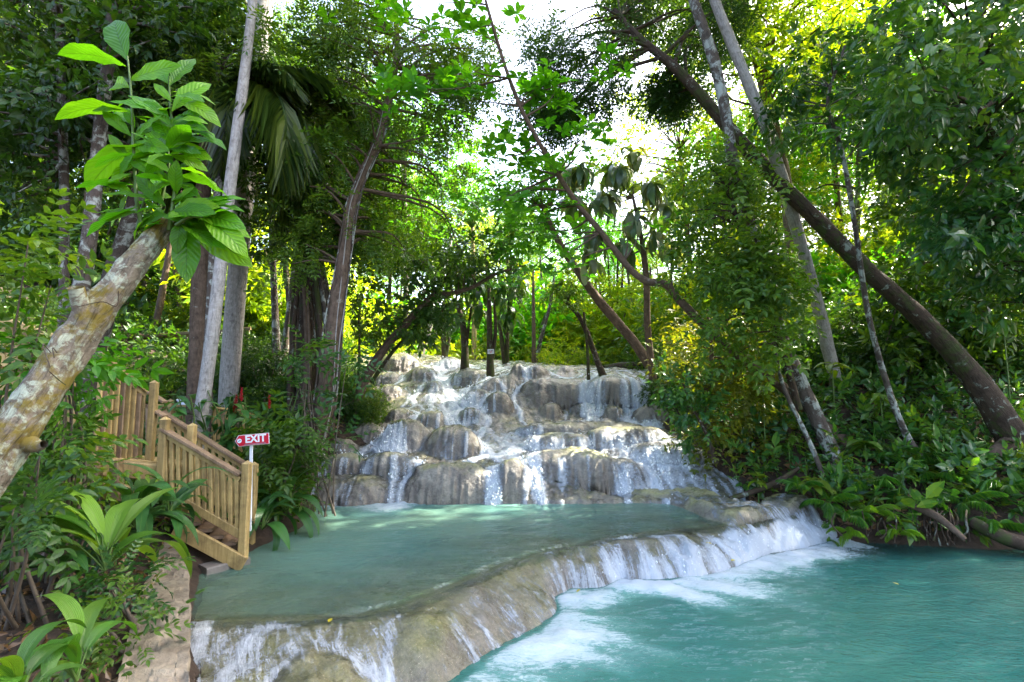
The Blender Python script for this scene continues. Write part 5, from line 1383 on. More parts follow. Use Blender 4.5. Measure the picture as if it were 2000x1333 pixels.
# arching strap-leaved plants
def strap_mesh(w, dr, k, mat):
    v, f, u = leafgrid(14, w, dr, .12, 4, 0, .42, .8, .06)
    s = np.sin(u[:, 0]*6*math.pi)*.006*(1-np.abs(u[:, 0])); v[:, 2] += s
    return nmesh('leaf', v, f, M[mat], {'u': u[:, 0], 'v': u[:, 1]}, True, {'rnd': np.full(len(f), k)})
stL = [strap_mesh(.2, 1.1, .8, 'leaf_strap'), strap_mesh(.24, 1.5, .5, 'leaf_strap'), strap_mesh(.17, .8, .95, 'leaf_strap')]
stD = [strap_mesh(.2, 1.2, .6, 'leaf_strapd'), strap_mesh(.16, 1.6, .3, 'leaf_strapd'), strap_mesh(.22, .9, .9, 'leaf_strapd')]
def strap_plant(label, px, py, d, n, L, ms, seed, spread=(-3.2, 3.2), lift=(.25, 1.3), z=None):
    r = np.random.default_rng(seed); b = P(px, py, d)
    t = thing('strap_leaf_plant', b, label, 'plant')
    for k in range(n):
        a = r.uniform(*spread)-math.pi; el = r.uniform(*lift)
        D = np.array([math.sin(a)*math.cos(el), math.cos(a)*math.cos(el), math.sin(el)])
        R = frames(np.array([D]), (0, 0, 1), r, .12)[0]
        stem = D*np.array([.5, .5, 1])*L*r.uniform(.1, .5)
        Mx = Matrix.Translation(Vector(b+stem)) @ Matrix(R.tolist()).to_4x4() @ Matrix.Scale(L*r.uniform(.75, 1.15), 4)
        part_shared('leaf', ms[r.integers(3)], t, Mx)
        V, F = tube([b, b+stem*.6, b+stem+D*.03], [.008, .006, .004], 5, 6, cap=False); part('stalk', V, F, M['stem_green'], t)
    return t
strap_plant('bright lime pleated plant arching over the stone kerb', 205, 1115, 3.9, 17, .78, stL, 701)
strap_plant('large dark pleated plant beside the foot of the stairs', 262, 1030, 5.0, 22, .72, stD, 702)
strap_plant('dark pleated plant, left part of the clump by the stairs', 330, 1010, 5.2, 12, .6, stD, 712)
strap_plant('grey-green pleated plant behind the lime one at the far left', 120, 1120, 3.9, 9, .55, stD, 703)
strap_plant('yellowish strap plant at the very bottom left, left one', 30, 1390, 2.3, 9, .42, stL, 704)
strap_plant('yellowish strap plant with a torn leaf at the bottom left, right one', 150, 1330, 2.75, 11, .42, stL, 705, lift=(.6, 1.4))
strap_plant('drooping dark strap plant trailing in the water right of the stairs, near one', 512, 1035, 6.7, 17, .62, stD, 706)
strap_plant('drooping dark strap plant trailing in the water below the vine-covered tree, far one', 560, 1000, 7.2, 17, .62, stD, 707)
strap_plant('upright dark pleated plant on the bank behind the exit sign', 600, 870, 8.6, 12, .6, stD, 708, lift=(.8, 1.5))

# broad paired-leaf ginger with red spikes
def ginger(label, px, py, d, nst, H, seed, red=True, mat='leaf_strapd'):
    r = np.random.default_rng(seed); b = P(px, py, d); t = thing('ginger_plant', b, label, 'plant')
    for s in range(nst):
        a = r.uniform(0, 6.28); q = np.array([math.cos(a), math.sin(a), 0])*r.uniform(.05, .35)*H
        h = H*r.uniform(.7, 1.05); top = b+q+np.array([r.normal(0, .1), r.normal(0, .1), h])
        V, F = tube([b+q*.3, b+q*.8+np.array([0, 0, h*.5]), top], [.014, .012, .006], 6, 14); part('stem', V, F, M['stem_green'], t)
        for k in range(7):
            f = .3+.7*k/6; p = b+q*.8*f+(top-b-q*.8*f)*f
            aa = a+1.5+(k % 2)*math.pi+r.normal(0, .25); D = np.array([math.cos(aa), math.sin(aa), .25])
            R = frames(np.array([D]), (0, 0, 1), r, .15)[0]
            part_shared('leaf', gm[r.integers(2)], t, Matrix.Translation(Vector(p)) @ Matrix(R.tolist()).to_4x4() @ Matrix.Scale(r.uniform(.34, .48), 4))
        if red and s in (0, 5):
            V, F = place_tmpl(*rhomb(.5), top+np.array([0, 0, 1])[None]*np.linspace(.0, .2, 26)[:, None], frames(np.stack([np.cos(np.arange(26)*2.4), np.sin(np.arange(26)*2.4), np.full(26, 1.2)], -1), (0, 0, 1), r, .2), np.linspace(.06, .035, 26))
            part('flower_spike', V, F, M['leaf_red'], t, fattrs={'rnd': np.repeat(r.random(26), 2)}, smooth=False)
    return t
gm = [nmesh('leaf', v, f, M['leaf_strapd'], {'u': u[:, 0], 'v': u[:, 1]}, True, {'rnd': np.full(len(f), k)}) for (v, f, u), k in ((leafgrid(8, .25, .5, .12, 2, 0, .45), .9), (leafgrid(8, .22, .9, .12, 2, 0, .45), .5))]
ginger('tall ginger plant with red flower spikes beside the white trunk', 425, 905, 7.6, 7, 1.0, 801)
ginger('tall ginger plant with a red spike behind the exit sign', 488, 890, 7.9, 7, .95, 802)
ginger('broad-leaved plant standing before the walkway railing, no flowers', 352, 880, 7.0, 4, .7, 803, False)
ginger('broad-leaved ginger on the bank right of the exit sign', 560, 880, 8.2, 5, .9, 804, False)

# ferns and broad whorled herbs of the right bank
ffm = [frond_mesh('frond', 1.0, 40, .13, 1.1, 500, 'leaf_fern', .30), frond_mesh('frond', 1.0, 40, .13, 1.6, 501, 'leaf_fern', .30)]
ffb = [frond_mesh('frond', 1.0, 40, .14, 1.2, 502, 'leaf_fernb', .32), frond_mesh('frond', 1.0, 40, .14, 1.7, 503, 'leaf_fernb', .32)]
def fern(label, px, py, d, n, L, ms, seed, group=None):
    r = np.random.default_rng(seed); b = P(px, py, d); b[2] = max(b[2], gz(b[0], b[1])); t = thing('fern', b, label, 'fern', group)
    for k in range(n):
        a = k*6.283/n+r.normal(0, .25); Mx = Matrix.Translation(Vector(b)) @ Matrix.Rotation(a, 4, 'Z') @ Matrix.Rotation(r.uniform(.1, .7), 4, 'X') @ Matrix.Scale(L*r.uniform(.8, 1.15), 4)
        part_shared('frond', ms[r.integers(2)], t, Mx)
    return t
FN = [(1700, 945, 8.6, 8, .62, 0, 'green fern springing from the foot of the lichened trunk, right side'), (1618, 985, 8.1, 8, .55, 0, 'yellowish fern hanging over the water left of the lichened trunk'),
      (1655, 1010, 7.9, 8, .5, 0, 'fern low on the bank below the lichened trunk'), (1700, 1005, 7.9, 7, .5, 1, 'pale yellow-green fern right below the lichened trunk'),
      (1755, 1045, 7.7, 8, .42, 1, 'brightest lime fern at the water edge on the right bank'), (1960, 960, 8.2, 9, .75, 0, 'big feathery fern at the right picture edge, upper one'),
      (1945, 1030, 7.7, 8, .55, 0, 'fern over the fallen log at the right picture edge'), (1830, 930, 8.7, 8, .7, 0, 'fern in the middle of the right bank under the leaning tree'),
      (1880, 985, 8.1, 8, .6, 0, 'fern between the roots and the big feathery one'), (1790, 985, 8.1, 8, .6, 0, 'dark fern behind the brightest lime fern'),
      (1560, 955, 8.5, 7, .5, 0, 'small fern at the left end of the right bank'), (1990, 900, 9, 9, .8, 0, 'large fern under the flared foot of the leaning tree'),
      (1740, 900, 9.2, 8, .6, 0, 'fern on the slope right of the lichened trunk'), (1660, 1045, 7.75, 6, .4, 1, 'small fern hanging by the dangling roots')]
for k, (px, py, d, n, L, br, lab) in enumerate(FN): fern(lab, px, py, d, n, L, ffb if br else ffm, 900+k)
obl = nmesh('leaf', *(leafgrid(6, .36, .7, .12, 2)[:2]), M['leaf_mid'], None, True); 
obm = []
for mt, k in (('leaf_mid', .5), ('leaf_mid', .9), ('leaf_blue', .8), ('leaf_lime', .4)):
    v, f, u = leafgrid(6, .34, .8, .12, 2); obm.append(nmesh('leaf', v, f, M[mt], None, True, {'rnd': np.full(len(f), k)}))
bpy.data.meshes.remove(obl)
def herb(label, px, py, d, n, L, seed, mset, H=.3):
    r = np.random.default_rng(seed); b = P(px, py, d); t = thing('broad_leaved_herb', b, label, 'plant'); g = b.copy(); g[2] = min(b[2]-.05, gz(b[0], b[1]))
    V, F = tube([g, b+np.array([0, 0, .0])], [.015, .01], 6, 6); part('stem', V, F, M['stem_green'], t)
    for k in range(n):
        a = k*2.4+r.normal(0, .2); D = np.array([math.cos(a), math.sin(a), r.uniform(-.1, .6)]); R = frames(np.array([D]), (0, 0, 1), r, .12)[0]
        part_shared('leaf', mset[r.integers(len(mset))], t, Matrix.Translation(Vector(b)+Vector((0, 0, r.uniform(-.1, .08)))) @ Matrix(R.tolist()).to_4x4() @ Matrix.Scale(L*r.uniform(.7, 1.1), 4))
    return t
HB = [(1625, 715, 10.2, 11, .42, 1, 'whorl of broad pale leaves beside the straight pale trunk on the bank'), (1720, 775, 9.6, 14, .36, 2, 'blue-green whorled plant before the thin stem'),
      (1590, 945, 8.5, 13, .42, 1, 'broad-leaved plant at the foot of the thin short stem'), (1490, 770, 9.8, 11, .36, 3, 'yellow-lit broad leaves behind the falls-side bushes'),
      (1800, 920, 8.8, 12, .40, 1, 'pale long-leaved plant in the middle of the right bank'), (1690, 870, 9.2, 12, .42, 0, 'broad-leaved plant between the lichened trunk and the curving one'),
      (1790, 830, 9.8, 12, .4, 0, 'broad leaves around the foot of the thin lichened stem'), (1520, 985, 8.6, 9, .34, 2, 'glossy dark plant overhanging the shore rocks'),
      (1480, 935, 8.9, 9, .3, 3, 'small bright palm-like plant above the shore rocks'), (1870, 880, 9.6, 12, .42, 0, 'broad-leaved herb below the leaf litter patch'),
      (1540, 860, 9.4, 12, .36, 0, 'broad-leaved herb behind the lichened trunk foot'), (1960, 640, 10, 14, .5, 2, 'broad hand-shaped leaves by the leaning tree at the right edge')]
for k, (px, py, d, n, L, ms, lab) in enumerate(HB): herb(lab, px, py, d, n, L, 950+k, ([obm[0], obm[2]], [obm[1]], [obm[2]], [obm[3], obm[1]])[ms])
# ------------------------------------------------------------------ timber walkway, stairs and fences on the left
M['wood'] = m_wood('new_pine', (0.33, 0.22, 0.08), (0.52, 0.37, 0.15))
M['wood_r'] = m_wood('reddish_rail_timber', (0.22, 0.13, 0.08), (0.38, 0.27, 0.16))
M['wood_d'] = m_wood('old_fence_timber', (0.10, 0.065, 0.03), (0.19, 0.13, 0.06))
M['tread'] = m_wood('stair_tread_timber', (0.10, 0.06, 0.04), (0.2, 0.13, 0.08))
def bar(name, parent, a, b, w, t, mat='wood', up=(0, 0, 1)):
    m = MB(); m.box(a, b, w, t, up); return m.build(name, M[mat], parent)
def post(parent, px, pt, pb, d, w=.09, mat='wood', name='post', cap=True):
    a = P(px, pb, d); b = P(px, pt, d); b[0] = a[0]
    m = MB(); m.box(a, b, w, w, (0, 1, 0)); o = m.build(name, M[mat], parent)
    if cap:
        h = w*.5; V = np.array([b+np.array(q) for q in [(-h, -h, 0), (h, -h, 0), (h, h, 0), (-h, h, 0), (0, 0, w*.42)]])
        Fc = np.array([(0, 1, 4), (1, 2, 4), (2, 3, 4), (3, 0, 4)]); c = part('cap', V, Fc, M[mat], None, smooth=False); c.parent = o
        c.location = -root_loc(parent)
    return o
st_ = thing('wooden_staircase', P(470, 1095, 5.8), 'short timber staircase with railings going down into the pool', 'staircase')
def railing(d, x0, yt0, yb0, x1, yt1, yb1, n, mat='wood', bal=.042, off=0.0):
    """two rails with balusters between; pixels of the left and right ends"""
    A, B, C, D = P(x0, yt0, d), P(x1, yt1, d), P(x0, yb0, d), P(x1, yb1, d)
    bar('top_rail', st_, A, B, .10, .035, 'wood_r'); bar('top_rail', st_, A-np.array([0, 0, .05]), B-np.array([0, 0, .05]), .045, .05, 'wood'); bar('bottom_rail', st_, C, D, .05, .09)
    for k in range(n):
        f = (k+.5)/n; a = A+(B-A)*f-np.array([0, off, .07]); c = C+(D-C)*f-np.array([0, off, 0])
        bar('baluster', st_, c, a, bal, bal, mat, (0, 1, 0))
railing(5.8, 318, 838, 955, 470, 928, 1044, 12)
railing(6.55, 318, 806, 918, 478, 906, 1012, 12)
post(st_, 474, 906, 1094, 5.8, .088); post(st_, 489, 908, 1064, 6.55, .088); post(st_, 366, 832, 1000, 5.95, .08); post(st_, 314, 820, 960, 5.8, .085)
sd_ = [(355, 1052), (470, 1112)]
a = P(343, 1031, 5.76); b = P(476, 1103, 5.76)
mm = MB(); mm.box(a, b, .045, .165, (0, 0, 1)); mm.build('stringer', M['wood'], st_)
a = P(352, 992, 6.5); b = P(486, 1056, 6.5); mm = MB(); mm.box(a, b, .045, .18, (0, 0, 1)); mm.build('stringer', M['wood'], st_)
for k in range(5):
    q = P(352+k*23, 1012+k*13, 5.80); r_ = P(372+k*23, 990+k*11.5, 6.5)
    bar('tread', st_, q, r_, .17, .03, 'tread')
    bar('riser', st_, q+np.array([-.07, 0, -.05]), r_+np.array([-.07, 0, -.05]), .015, .085, 'tread')
# landing with the tall plank parapets
wk = thing('wooden_walkway', P(280, 960, 6.0), 'timber landing with tall plank parapet above the stairs', 'walkway')
post(wk, 288, 748, 960, 6.0, .075)
d = 6.0
A = P(196, 690, 5.6); B = P(284, 765, 6.0)
bar('handrail', wk, A, B, .13, .035); bar('handrail', wk, A-np.array([0, 0, .05]), B-np.array([0, 0, .05]), .05, .05)
for k in range(17):
    f = (k+.5)/17; t_ = A+(B-A)*f-np.array([0, .03*(k % 2), .06]); b_ = t_.copy(); b_[2] = P(240, 900, 6.0)[2]
    bar('plank', wk, b_, t_, .052 if k % 2 else .04, .022, 'wood' if k % 3 else 'wood_r', (0, 1, 0))
bar('beam', wk, P(130, 905, 5.5), P(330, 925, 5.9), .12, .18); bar('beam', wk, P(150, 955, 5.4), P(262, 965, 5.6), .1, .16)
bar('deck_board', wk, P(200, 890, 5.9), P(360, 905, 6.4), .6, .03)
for k in range(5): bar('pillar', wk, P(60+k*42, 1090, 5.3), P(60+k*42, 900, 5.4), .1, .1, 'wood_d', (0, 1, 0))
# descending rails between landing and stairs
for dd_, y0 in ((6.05, 792), (6.5, 764)):
    bar('handrail', wk, P(288, y0, dd_), P(322, y0+22, dd_-.05), .08, .03, 'wood_r')
# far walkway railing
fw = thing('walkway_railing', P(380, 880, 9.0), 'timber deck railing running behind the white trunk', 'railing')
def rail_run(t, x0, yt0, yb0, d0, x1, yt1, yb1, d1, n, w=.05, skip=0):
    A, B, C, D = P(x0, yt0, d0), P(x1, yt1, d1), P(x0, yb0, d0), P(x1, yb1, d1)
    bar('top_rail', t, A, B, .12, .04); bar('bottom_rail', t, C, D, .05, .08)
    for k in range(n):
        f = (k+.5)/n; bar('baluster', t, C+(D-C)*f-np.array([0, .02, 0]), A+(B-A)*f-np.array([0, .02, .02]), w, .03, 'wood' if k % 4 else 'wood_r', (0, 1, 0))
rail_run(fw, 287, 792, 900, 8.6, 385, 794, 905, 9.0, 16, .06)
rail_run(fw, 400, 795, 868, 9.0, 470, 802, 868, 9.6, 9, .05); rail_run(fw, 470, 800, 868, 9.6, 522, 828, 866, 10.2, 8, .05)
for px, yt, d in ((327, 784, 8.7), (402, 790, 9.0), (470, 794, 9.6), (520, 822, 10.2)): post(fw, px, yt, 880, d, .1)
bar('edge_beam', fw, P(430, 876, 9.0), P(530, 874, 10.0), .1, .16); bar('edge_beam', fw, P(300, 905, 8.5), P(440, 895, 8.9), .1, .16)
# vertical plank fence at the far left
pf = thing('plank_fence', P(40, 860, 5.4), 'tall vertical plank fence behind the bushes at the left edge', 'fence')
for k in range(15):
    x = -70+k*15; bar('plank', pf, P(x, 900, 5.6), P(x, 610+k*5, 5.6), .078, .025, 'wood', (0, 1, 0))
bar('top_rail', pf, P(-80, 596, 5.55), P(150, 672, 5.55), .1, .06); bar('middle_rail', pf, P(-80, 700, 5.55), P(150, 730, 5.55), .05, .06)
bf = thing('plank_fence', P(330, 740, 14), 'old brown plank fence on the slope behind the slim dark trunks', 'fence')
for k in range(30):
    x = 222+k*9; yt = 658-(k*.55); bar('plank', bf, P(x, yt+85, 14), P(x, yt+(k % 3), 14), .118, .03, 'wood_d', (0, 1, 0))
bar('top_rail', bf, P(218, 662, 13.93), P(490, 642, 13.93), .06, .08, 'wood_d')
# pale green hut bench seen between the trunks
M['mint'] = m_simple('pale_green_paint', (0.35, 0.5, 0.38), (0.5, 0.62, 0.5), 3, .5)
hb_ = thing('pale_green_bench', P(388, 650, 15), 'pale green painted bench behind the brown plank fence', 'bench')
bar('seat', hb_, P(374, 648, 15), P(404, 645, 15), .35, .1, 'mint'); bar('backrest', hb_, P(374, 636, 15.3), P(404, 630, 15.3), .05, .16, 'mint')
for px in (377, 401): bar('leg', hb_, P(px, 668, 15.0), P(px, 648, 15.0), .06, .06, 'mint', (0, 1, 0))

# ------------------------------------------------------------------ signs
M['red'] = m_simple('red_sign_paint', (0.50, 0.008, 0.03), (0.56, 0.012, 0.035), 6, .4)
M['white'] = m_simple('white_paint', (0.72, 0.74, 0.78), (0.8, 0.82, 0.85), 6, .45)
M['inkblue'] = m_simple('blue_print', (0.05, 0.25, 0.35), (0.08, 0.35, 0.45), 9, .5)
M['inkgrey'] = m_simple('grey_print', (0.18, 0.18, 0.24), (0.3, 0.3, 0.36), 9, .5)
M['inkred'] = m_simple('red_print', (0.5, 0.03, 0.03), (0.6, 0.04, 0.04), 9, .5)
def text_mesh(name, s, size, mat, parent, M4, ext=.002, bold=0.0, sx=1.0):
    c = bpy.data.curves.new(name, 'FONT'); c.body = s; c.size = size; c.extrude = ext; c.offset = bold; c.align_x = 'CENTER'; c.align_y = 'CENTER'; c.resolution_u = 2
    o = bpy.data.objects.new(name+'_tmp', c); COL.objects.link(o)
    dg = bpy.context.evaluated_depsgraph_get(); me = bpy.data.meshes.new_from_object(o.evaluated_get(dg)); bpy.data.objects.remove(o)
    me.name = name; me.materials.clear(); me.materials.append(M[mat])
    q = link(name, me, parent); q.matrix_basis = Matrix.Translation(-root_loc(parent)) @ M4 @ Matrix.Diagonal((sx, 1, 1, 1)); return q
ex = thing('exit_sign', P(491, 1010, 6.3), 'red arrow-shaped EXIT sign pointing left on a white stake by the stairs', 'sign')
bar('stake', ex, P(488, 1040, 6.3), P(491, 868, 6.3), .034, .02, 'white', (0, 1, 0))
c0 = P(492, 859.5, 6.26); ppm = 6.26/1000
right_ = Vector((math.cos(.11), 0, math.sin(.11))); upv = Vector((-math.sin(.07), 0, math.cos(.07))); 
BM = Matrix(((right_.x, upv.x, 0, c0[0]), (0, 0, -1, c0[1]), (right_.z, upv.z, 0, c0[2]), (0, 0, 0, 1)))
BM = Matrix(((right_.x, upv.x, 0, c0[0]), (0, 0, -1, c0[1]), (right_.z, upv.z, 0, c0[2]), (0, 0, 0, 1)))
def plate(name, outline, z0, z1, mat, parent, M4):
    n = len(outline); V = [(x, y, z0) for x, y in outline]+[(x, y, z1) for x, y in outline]
    F = [tuple(range(n-1, -1, -1)), tuple(range(n, 2*n))]+[(i, (i+1) % n, n+(i+1) % n, n+i) for i in range(n)]
    me = bpy.data.meshes.new(name); me.from_pydata(V, [], F); me.update(); me.materials.append(M[mat])
    o = link(name, me, parent); o.matrix_basis = Matrix.Translation(-root_loc(parent)) @ M4; return o
u = ppm
arrow = [(-33*u, 0), (-26*u, 10.6*u), (33.5*u, 10.6*u), (33.5*u, -10.2*u), (-26*u, -10.6*u)]
plate('border', arrow, -.006, 0, 'white', ex, BM)
plate('board', [(x*.965+.001, y*.93) for x, y in arrow], .0005, .004, 'red', ex, BM)
plate('roundel', [(-24*u+4.6*u*math.cos(k*.3927), 4.2*u*math.sin(k*.3927)) for k in range(16)], .0045, .006, 'white', ex, BM)
plate('emblem', [(-22.6*u+1.5*u*math.cos(k*.785), .9*u+1.1*u*math.sin(k*.785)) for k in range(8)], .0065, .008, 'inkblue', ex, BM)
plate('emblem', [(-25.2*u+1.6*u*math.cos(k*.785), -.6*u+.7*u*math.sin(k*.785)) for k in range(8)], .0065, .008, 'inkblue', ex, BM)
text_mesh('lettering', 'EXIT', 19.5*u, 'white', ex, BM @ Matrix.Translation((7.5*u, 1.2*u, .006)), .0015, .0042, 1.02)
plate('small_print', [(-15*u, -7.6*u), (27*u, -7.4*u), (27*u, -8.6*u), (-15*u, -8.8*u)], .0045, .0055, 'inkgrey', ex, BM)
ws = thing('warning_sign', P(958.5, 692, 15.40), 'small white notice board nailed to the thin tree in the falls', 'sign')
c1 = P(958.5, 687, 15.38); WM = Matrix(((1, 0, 0, c1[0]), (0, 0, -1, c1[1]), (.07, 1, 0, c1[2]), (0, 0, 0, 1))); w = 15.38/1000
plate('board', [(-6.3*w, -4.6*w), (6.3*w, -4.6*w), (6.3*w, 4.6*w), (-6.3*w, 4.6*w)], -.015, .0, 'white', ws, WM)
for (xa, xb, ya, yb, mt) in ((-4.5, -.5, 1.6, 2.8, 'inkgrey'), (.4, 4.6, 1.0, 2.6, 'inkgrey'), (-5, -1, -.6, .5, 'inkgrey'), (-.6, 2.2, -.4, .8, 'inkred'), (2.8, 5, -1.8, -.4, 'inkgrey'), (-1.6, 1.6, -2.6, -1.4, 'inkred'), (-4.6, -2.6, -2.8, -1.6, 'inkgrey')):
    plate('print', [(xa*w, ya*w), (xb*w, ya*w), (xb*w, yb*w), (xa*w, yb*w)], .001, .003, mt, ws, WM)

# ------------------------------------------------------------------ person on the walkway, bent over, seen above the railing
def skin_body(verts, edges, radii, name, mat, parent, lv=2):
    me = bpy.data.meshes.new(name); me.from_pydata([tuple(v) for v in verts], edges, []); me.update()
    o = bpy.data.objects.new(name, me); COL.objects.link(o)
    sk = o.modifiers.new('s', 'SKIN'); sk.use_smooth_shade = True
    for k, r in enumerate(radii): me.skin_vertices[0].data[k].radius = (r[0], r[1])
    me.skin_vertices[0].data[0].use_root = True
    sb = o.modifiers.new('u', 'SUBSURF'); sb.levels = lv; sb.render_levels = lv
    dg = bpy.context.evaluated_depsgraph_get(); m2 = bpy.data.meshes.new_from_object(o.evaluated_get(dg)); bpy.data.objects.remove(o)
    m2.name = name; m2.materials.clear(); m2.materials.append(mat)
    for p_ in m2.polygons: p_.use_smooth = True
    return link(name, m2, parent)
M['skin'] = m_simple('skin', (0.20, 0.10, 0.06), (0.26, 0.135, 0.085), 20, .5)
M['hair'] = m_simple('brown_hair', (0.03, 0.018, 0.01), (0.06, 0.035, 0.02), 60, .6)
M['shirt'] = m_simple('white_shirt', (0.62, 0.66, 0.78), (0.74, 0.77, 0.85), 8, .8)
M['shorts'] = m_simple('navy_shorts', (0.02, 0.03, 0.07), (0.03, 0.04, 0.09), 8, .9)
hd = P(376, 771, 9.5)
pz = hd[2]-1.28
pr = thing('person', (hd[0]-.1, 9.5, pz), 'person in a white shirt stooping on the walkway, only shoulders and head above the railing', 'person')
V = [(-.10, .0, .84), (-.05, 0, 1.0), (.02, 0, 1.14), (.08, -.02, 1.22), (.12, -.02, 1.27), (.13, -.04, 1.36),
     (-.1, -.1, .80), (-.02, -.1, .45), (-.1, -.1, .08), (.04, -.14, .04), (-.1, .1, .80), (-.02, .1, .45), (-.1, .1, .08), (.04, .14, .04),
     (.06, -.17, 1.16), (.12, -.22, .92), (.28, -.18, .82), (.34, -.17, .79), (.06, .17, 1.16), (.12, .22, .92), (.28, .18, .82), (.34, .17, .79)]
E = [(0, 1), (1, 2), (2, 3), (3, 4), (4, 5), (0, 6), (6, 7), (7, 8), (8, 9), (0, 10), (10, 11), (11, 12), (12, 13), (3, 14), (14, 15), (15, 16), (16, 17), (3, 18), (18, 19), (19, 20), (20, 21)]
Rd = [(.13, .11), (.125, .11), (.15, .11), (.13, .1), (.05, .05), (.085, .1), (.085, .085), (.06, .06), (.04, .04), (.035, .03), (.085, .085), (.06, .06), (.04, .04), (.035, .03), (.06, .06), (.043, .043), (.03, .03), (.03, .02), (.06, .06), (.043, .043), (.03, .03), (.03, .02)]
skin_body(V, E, Rd, 'body', M['skin'], pr)
def scaled(k0, k1, extra, nm, mt):
    vs = [V[i] for i in k0]; m_ = {k: q for q, k in enumerate(k0)}; es = [(m_[a], m_[b]) for a, b in E if a in m_ and b in m_]
    skin_body(vs, es, [(Rd[i][0]*extra, Rd[i][1]*extra) for i in k0], nm, M[mt], pr)
scaled([1, 2, 3, 14, 15, 18, 19], None, 1.14, 'shirt', 'shirt'); scaled([0, 6, 7, 10, 11], None, 1.16, 'shorts', 'shorts')
th_ = np.linspace(0, math.pi*.62, 9); ph_ = np.linspace(0, 2*math.pi, 15)[:-1]
HV = np.array([(.125+.10*math.sin(a)*math.cos(b), -.04+.09*math.sin(a)*math.sin(b), 1.375+.115*math.cos(a)) for a in th_ for b in ph_])
HF = [(i*14+j, i*14+(j+1) % 14, (i+1)*14+(j+1) % 14, (i+1)*14+j) for i in range(8) for j in range(14)]
part('hair', HV, HF, M['hair'], pr, local=True)

# ------------------------------------------------------------------ stone kerb wall along the pool, concrete pad, shore rocks
M['kerb'] = m_rock('dry_limestone', False)
M['kerb'] = m_simple('rough_limestone', (0.13, 0.10, 0.07), (0.34, 0.28, 0.20), 5, .9, 1.0, .05, vs=(1, 1.0, 1))
def kerb():
    L = [PZ(x, y, .30)[:2] for x, y in ((205, 1420), (228, 1333), (262, 1200), (290, 1120), (318, 1062), (330, 1040))]
    R = [PZ(x, y, .30)[:2] for x, y in ((372, 1420), (371, 1333), (372, 1200), (368, 1120), (362, 1102), (354, 1058))]
    L = catmull(np.c_[L, np.zeros(6)], 150)[:, :2]; R = catmull(np.c_[R, np.zeros(6)], 150)[:, :2]
    u = np.linspace(0, 1, 50)
    X = L[:, None, 0]*(1-u)+R[:, None, 0]*u; Y = L[:, None, 1]*(1-u)+R[:, None, 1]*u
    Xe = X+.03*fbm(X*0+Y*5, Y*5, s=6, o=4)*(u > .8); 
    Z = .29+.035*fbm(X*2.2, Y*3, s=3, o=5)+.03*np.abs(fbm(X*5, Y*11, s=4, o=4))-.03*(np.abs(fbm(X*1.5, Y*6, s=14, o=3)) < .05)
    V = np.stack([Xe, Y, Z], -1)
    side = np.stack([np.repeat(Xe[:, -1:], 14, 1)+.03*fbm(np.arange(14)[None]*.6+Y[:, -1:]*0, Y[:, -1:]*6+np.arange(14)[None]*0, s=9, o=3), np.repeat(Y[:, -1:], 14, 1)+0*np.arange(14)[None], Z[:, -1:]-np.linspace(0.02, .75, 14)[None]], -1)
    V = np.concatenate([V, side], 1); n, m = V.shape[:2]; i = np.arange(n*m).reshape(n, m)
    Q_ = np.stack([i[:-1, :-1], i[:-1, 1:], i[1:, 1:], i[1:, :-1]], -1).reshape(-1, 4)
    return V.reshape(-1, 3), Q_
V, F = kerb(); tag(link('stone_kerb', nmesh('stone_kerb', V, F, M['kerb'])), 'rough limestone kerb wall along the left side of the near pool', 'kerb')
pad = MB(); pad.box(PZ(395, 1118, .02), PZ(480, 1096, .02), .22, .12); o = pad.build('concrete_pad', m_simple('wet_concrete', (.10, .09, .08), (.2, .18, .16), 6, .5, .8, .02)); tag(o, 'low concrete footing under the stairs at the waterline', 'footing')
def rock(label, c, s, seed, mat='rock', name='rock', cat_='rock'):
    n1_, n2_ = 22, 30; th = np.linspace(0, math.pi, n1_); ph = np.linspace(0, 2*math.pi, n2_+1)[:-1]
    T_, P_ = np.meshgrid(th, ph, indexing='ij'); D = np.stack([np.sin(T_)*np.cos(P_), np.sin(T_)*np.sin(P_), np.cos(T_)], -1)
    r = 1+.3*fbm(D[..., 0]*1.6+seed, D[..., 1]*1.6, D[..., 2]*1.6, seed, 4)+.06*fbm(D[..., 0]*6+seed, D[..., 1]*6, D[..., 2]*6, seed, 3)
    V = D*r[..., None]*np.array(s); i = np.arange(n1_*n2_).reshape(n1_, n2_); j = np.roll(i, -1, 1)
    F = np.stack([i[:-1], i[1:], j[1:], j[:-1]], -1).reshape(-1, 4)
    o = link(name, nmesh(name, V, F, M[mat])); o.location = tuple(c); return tag(o, label, cat_)
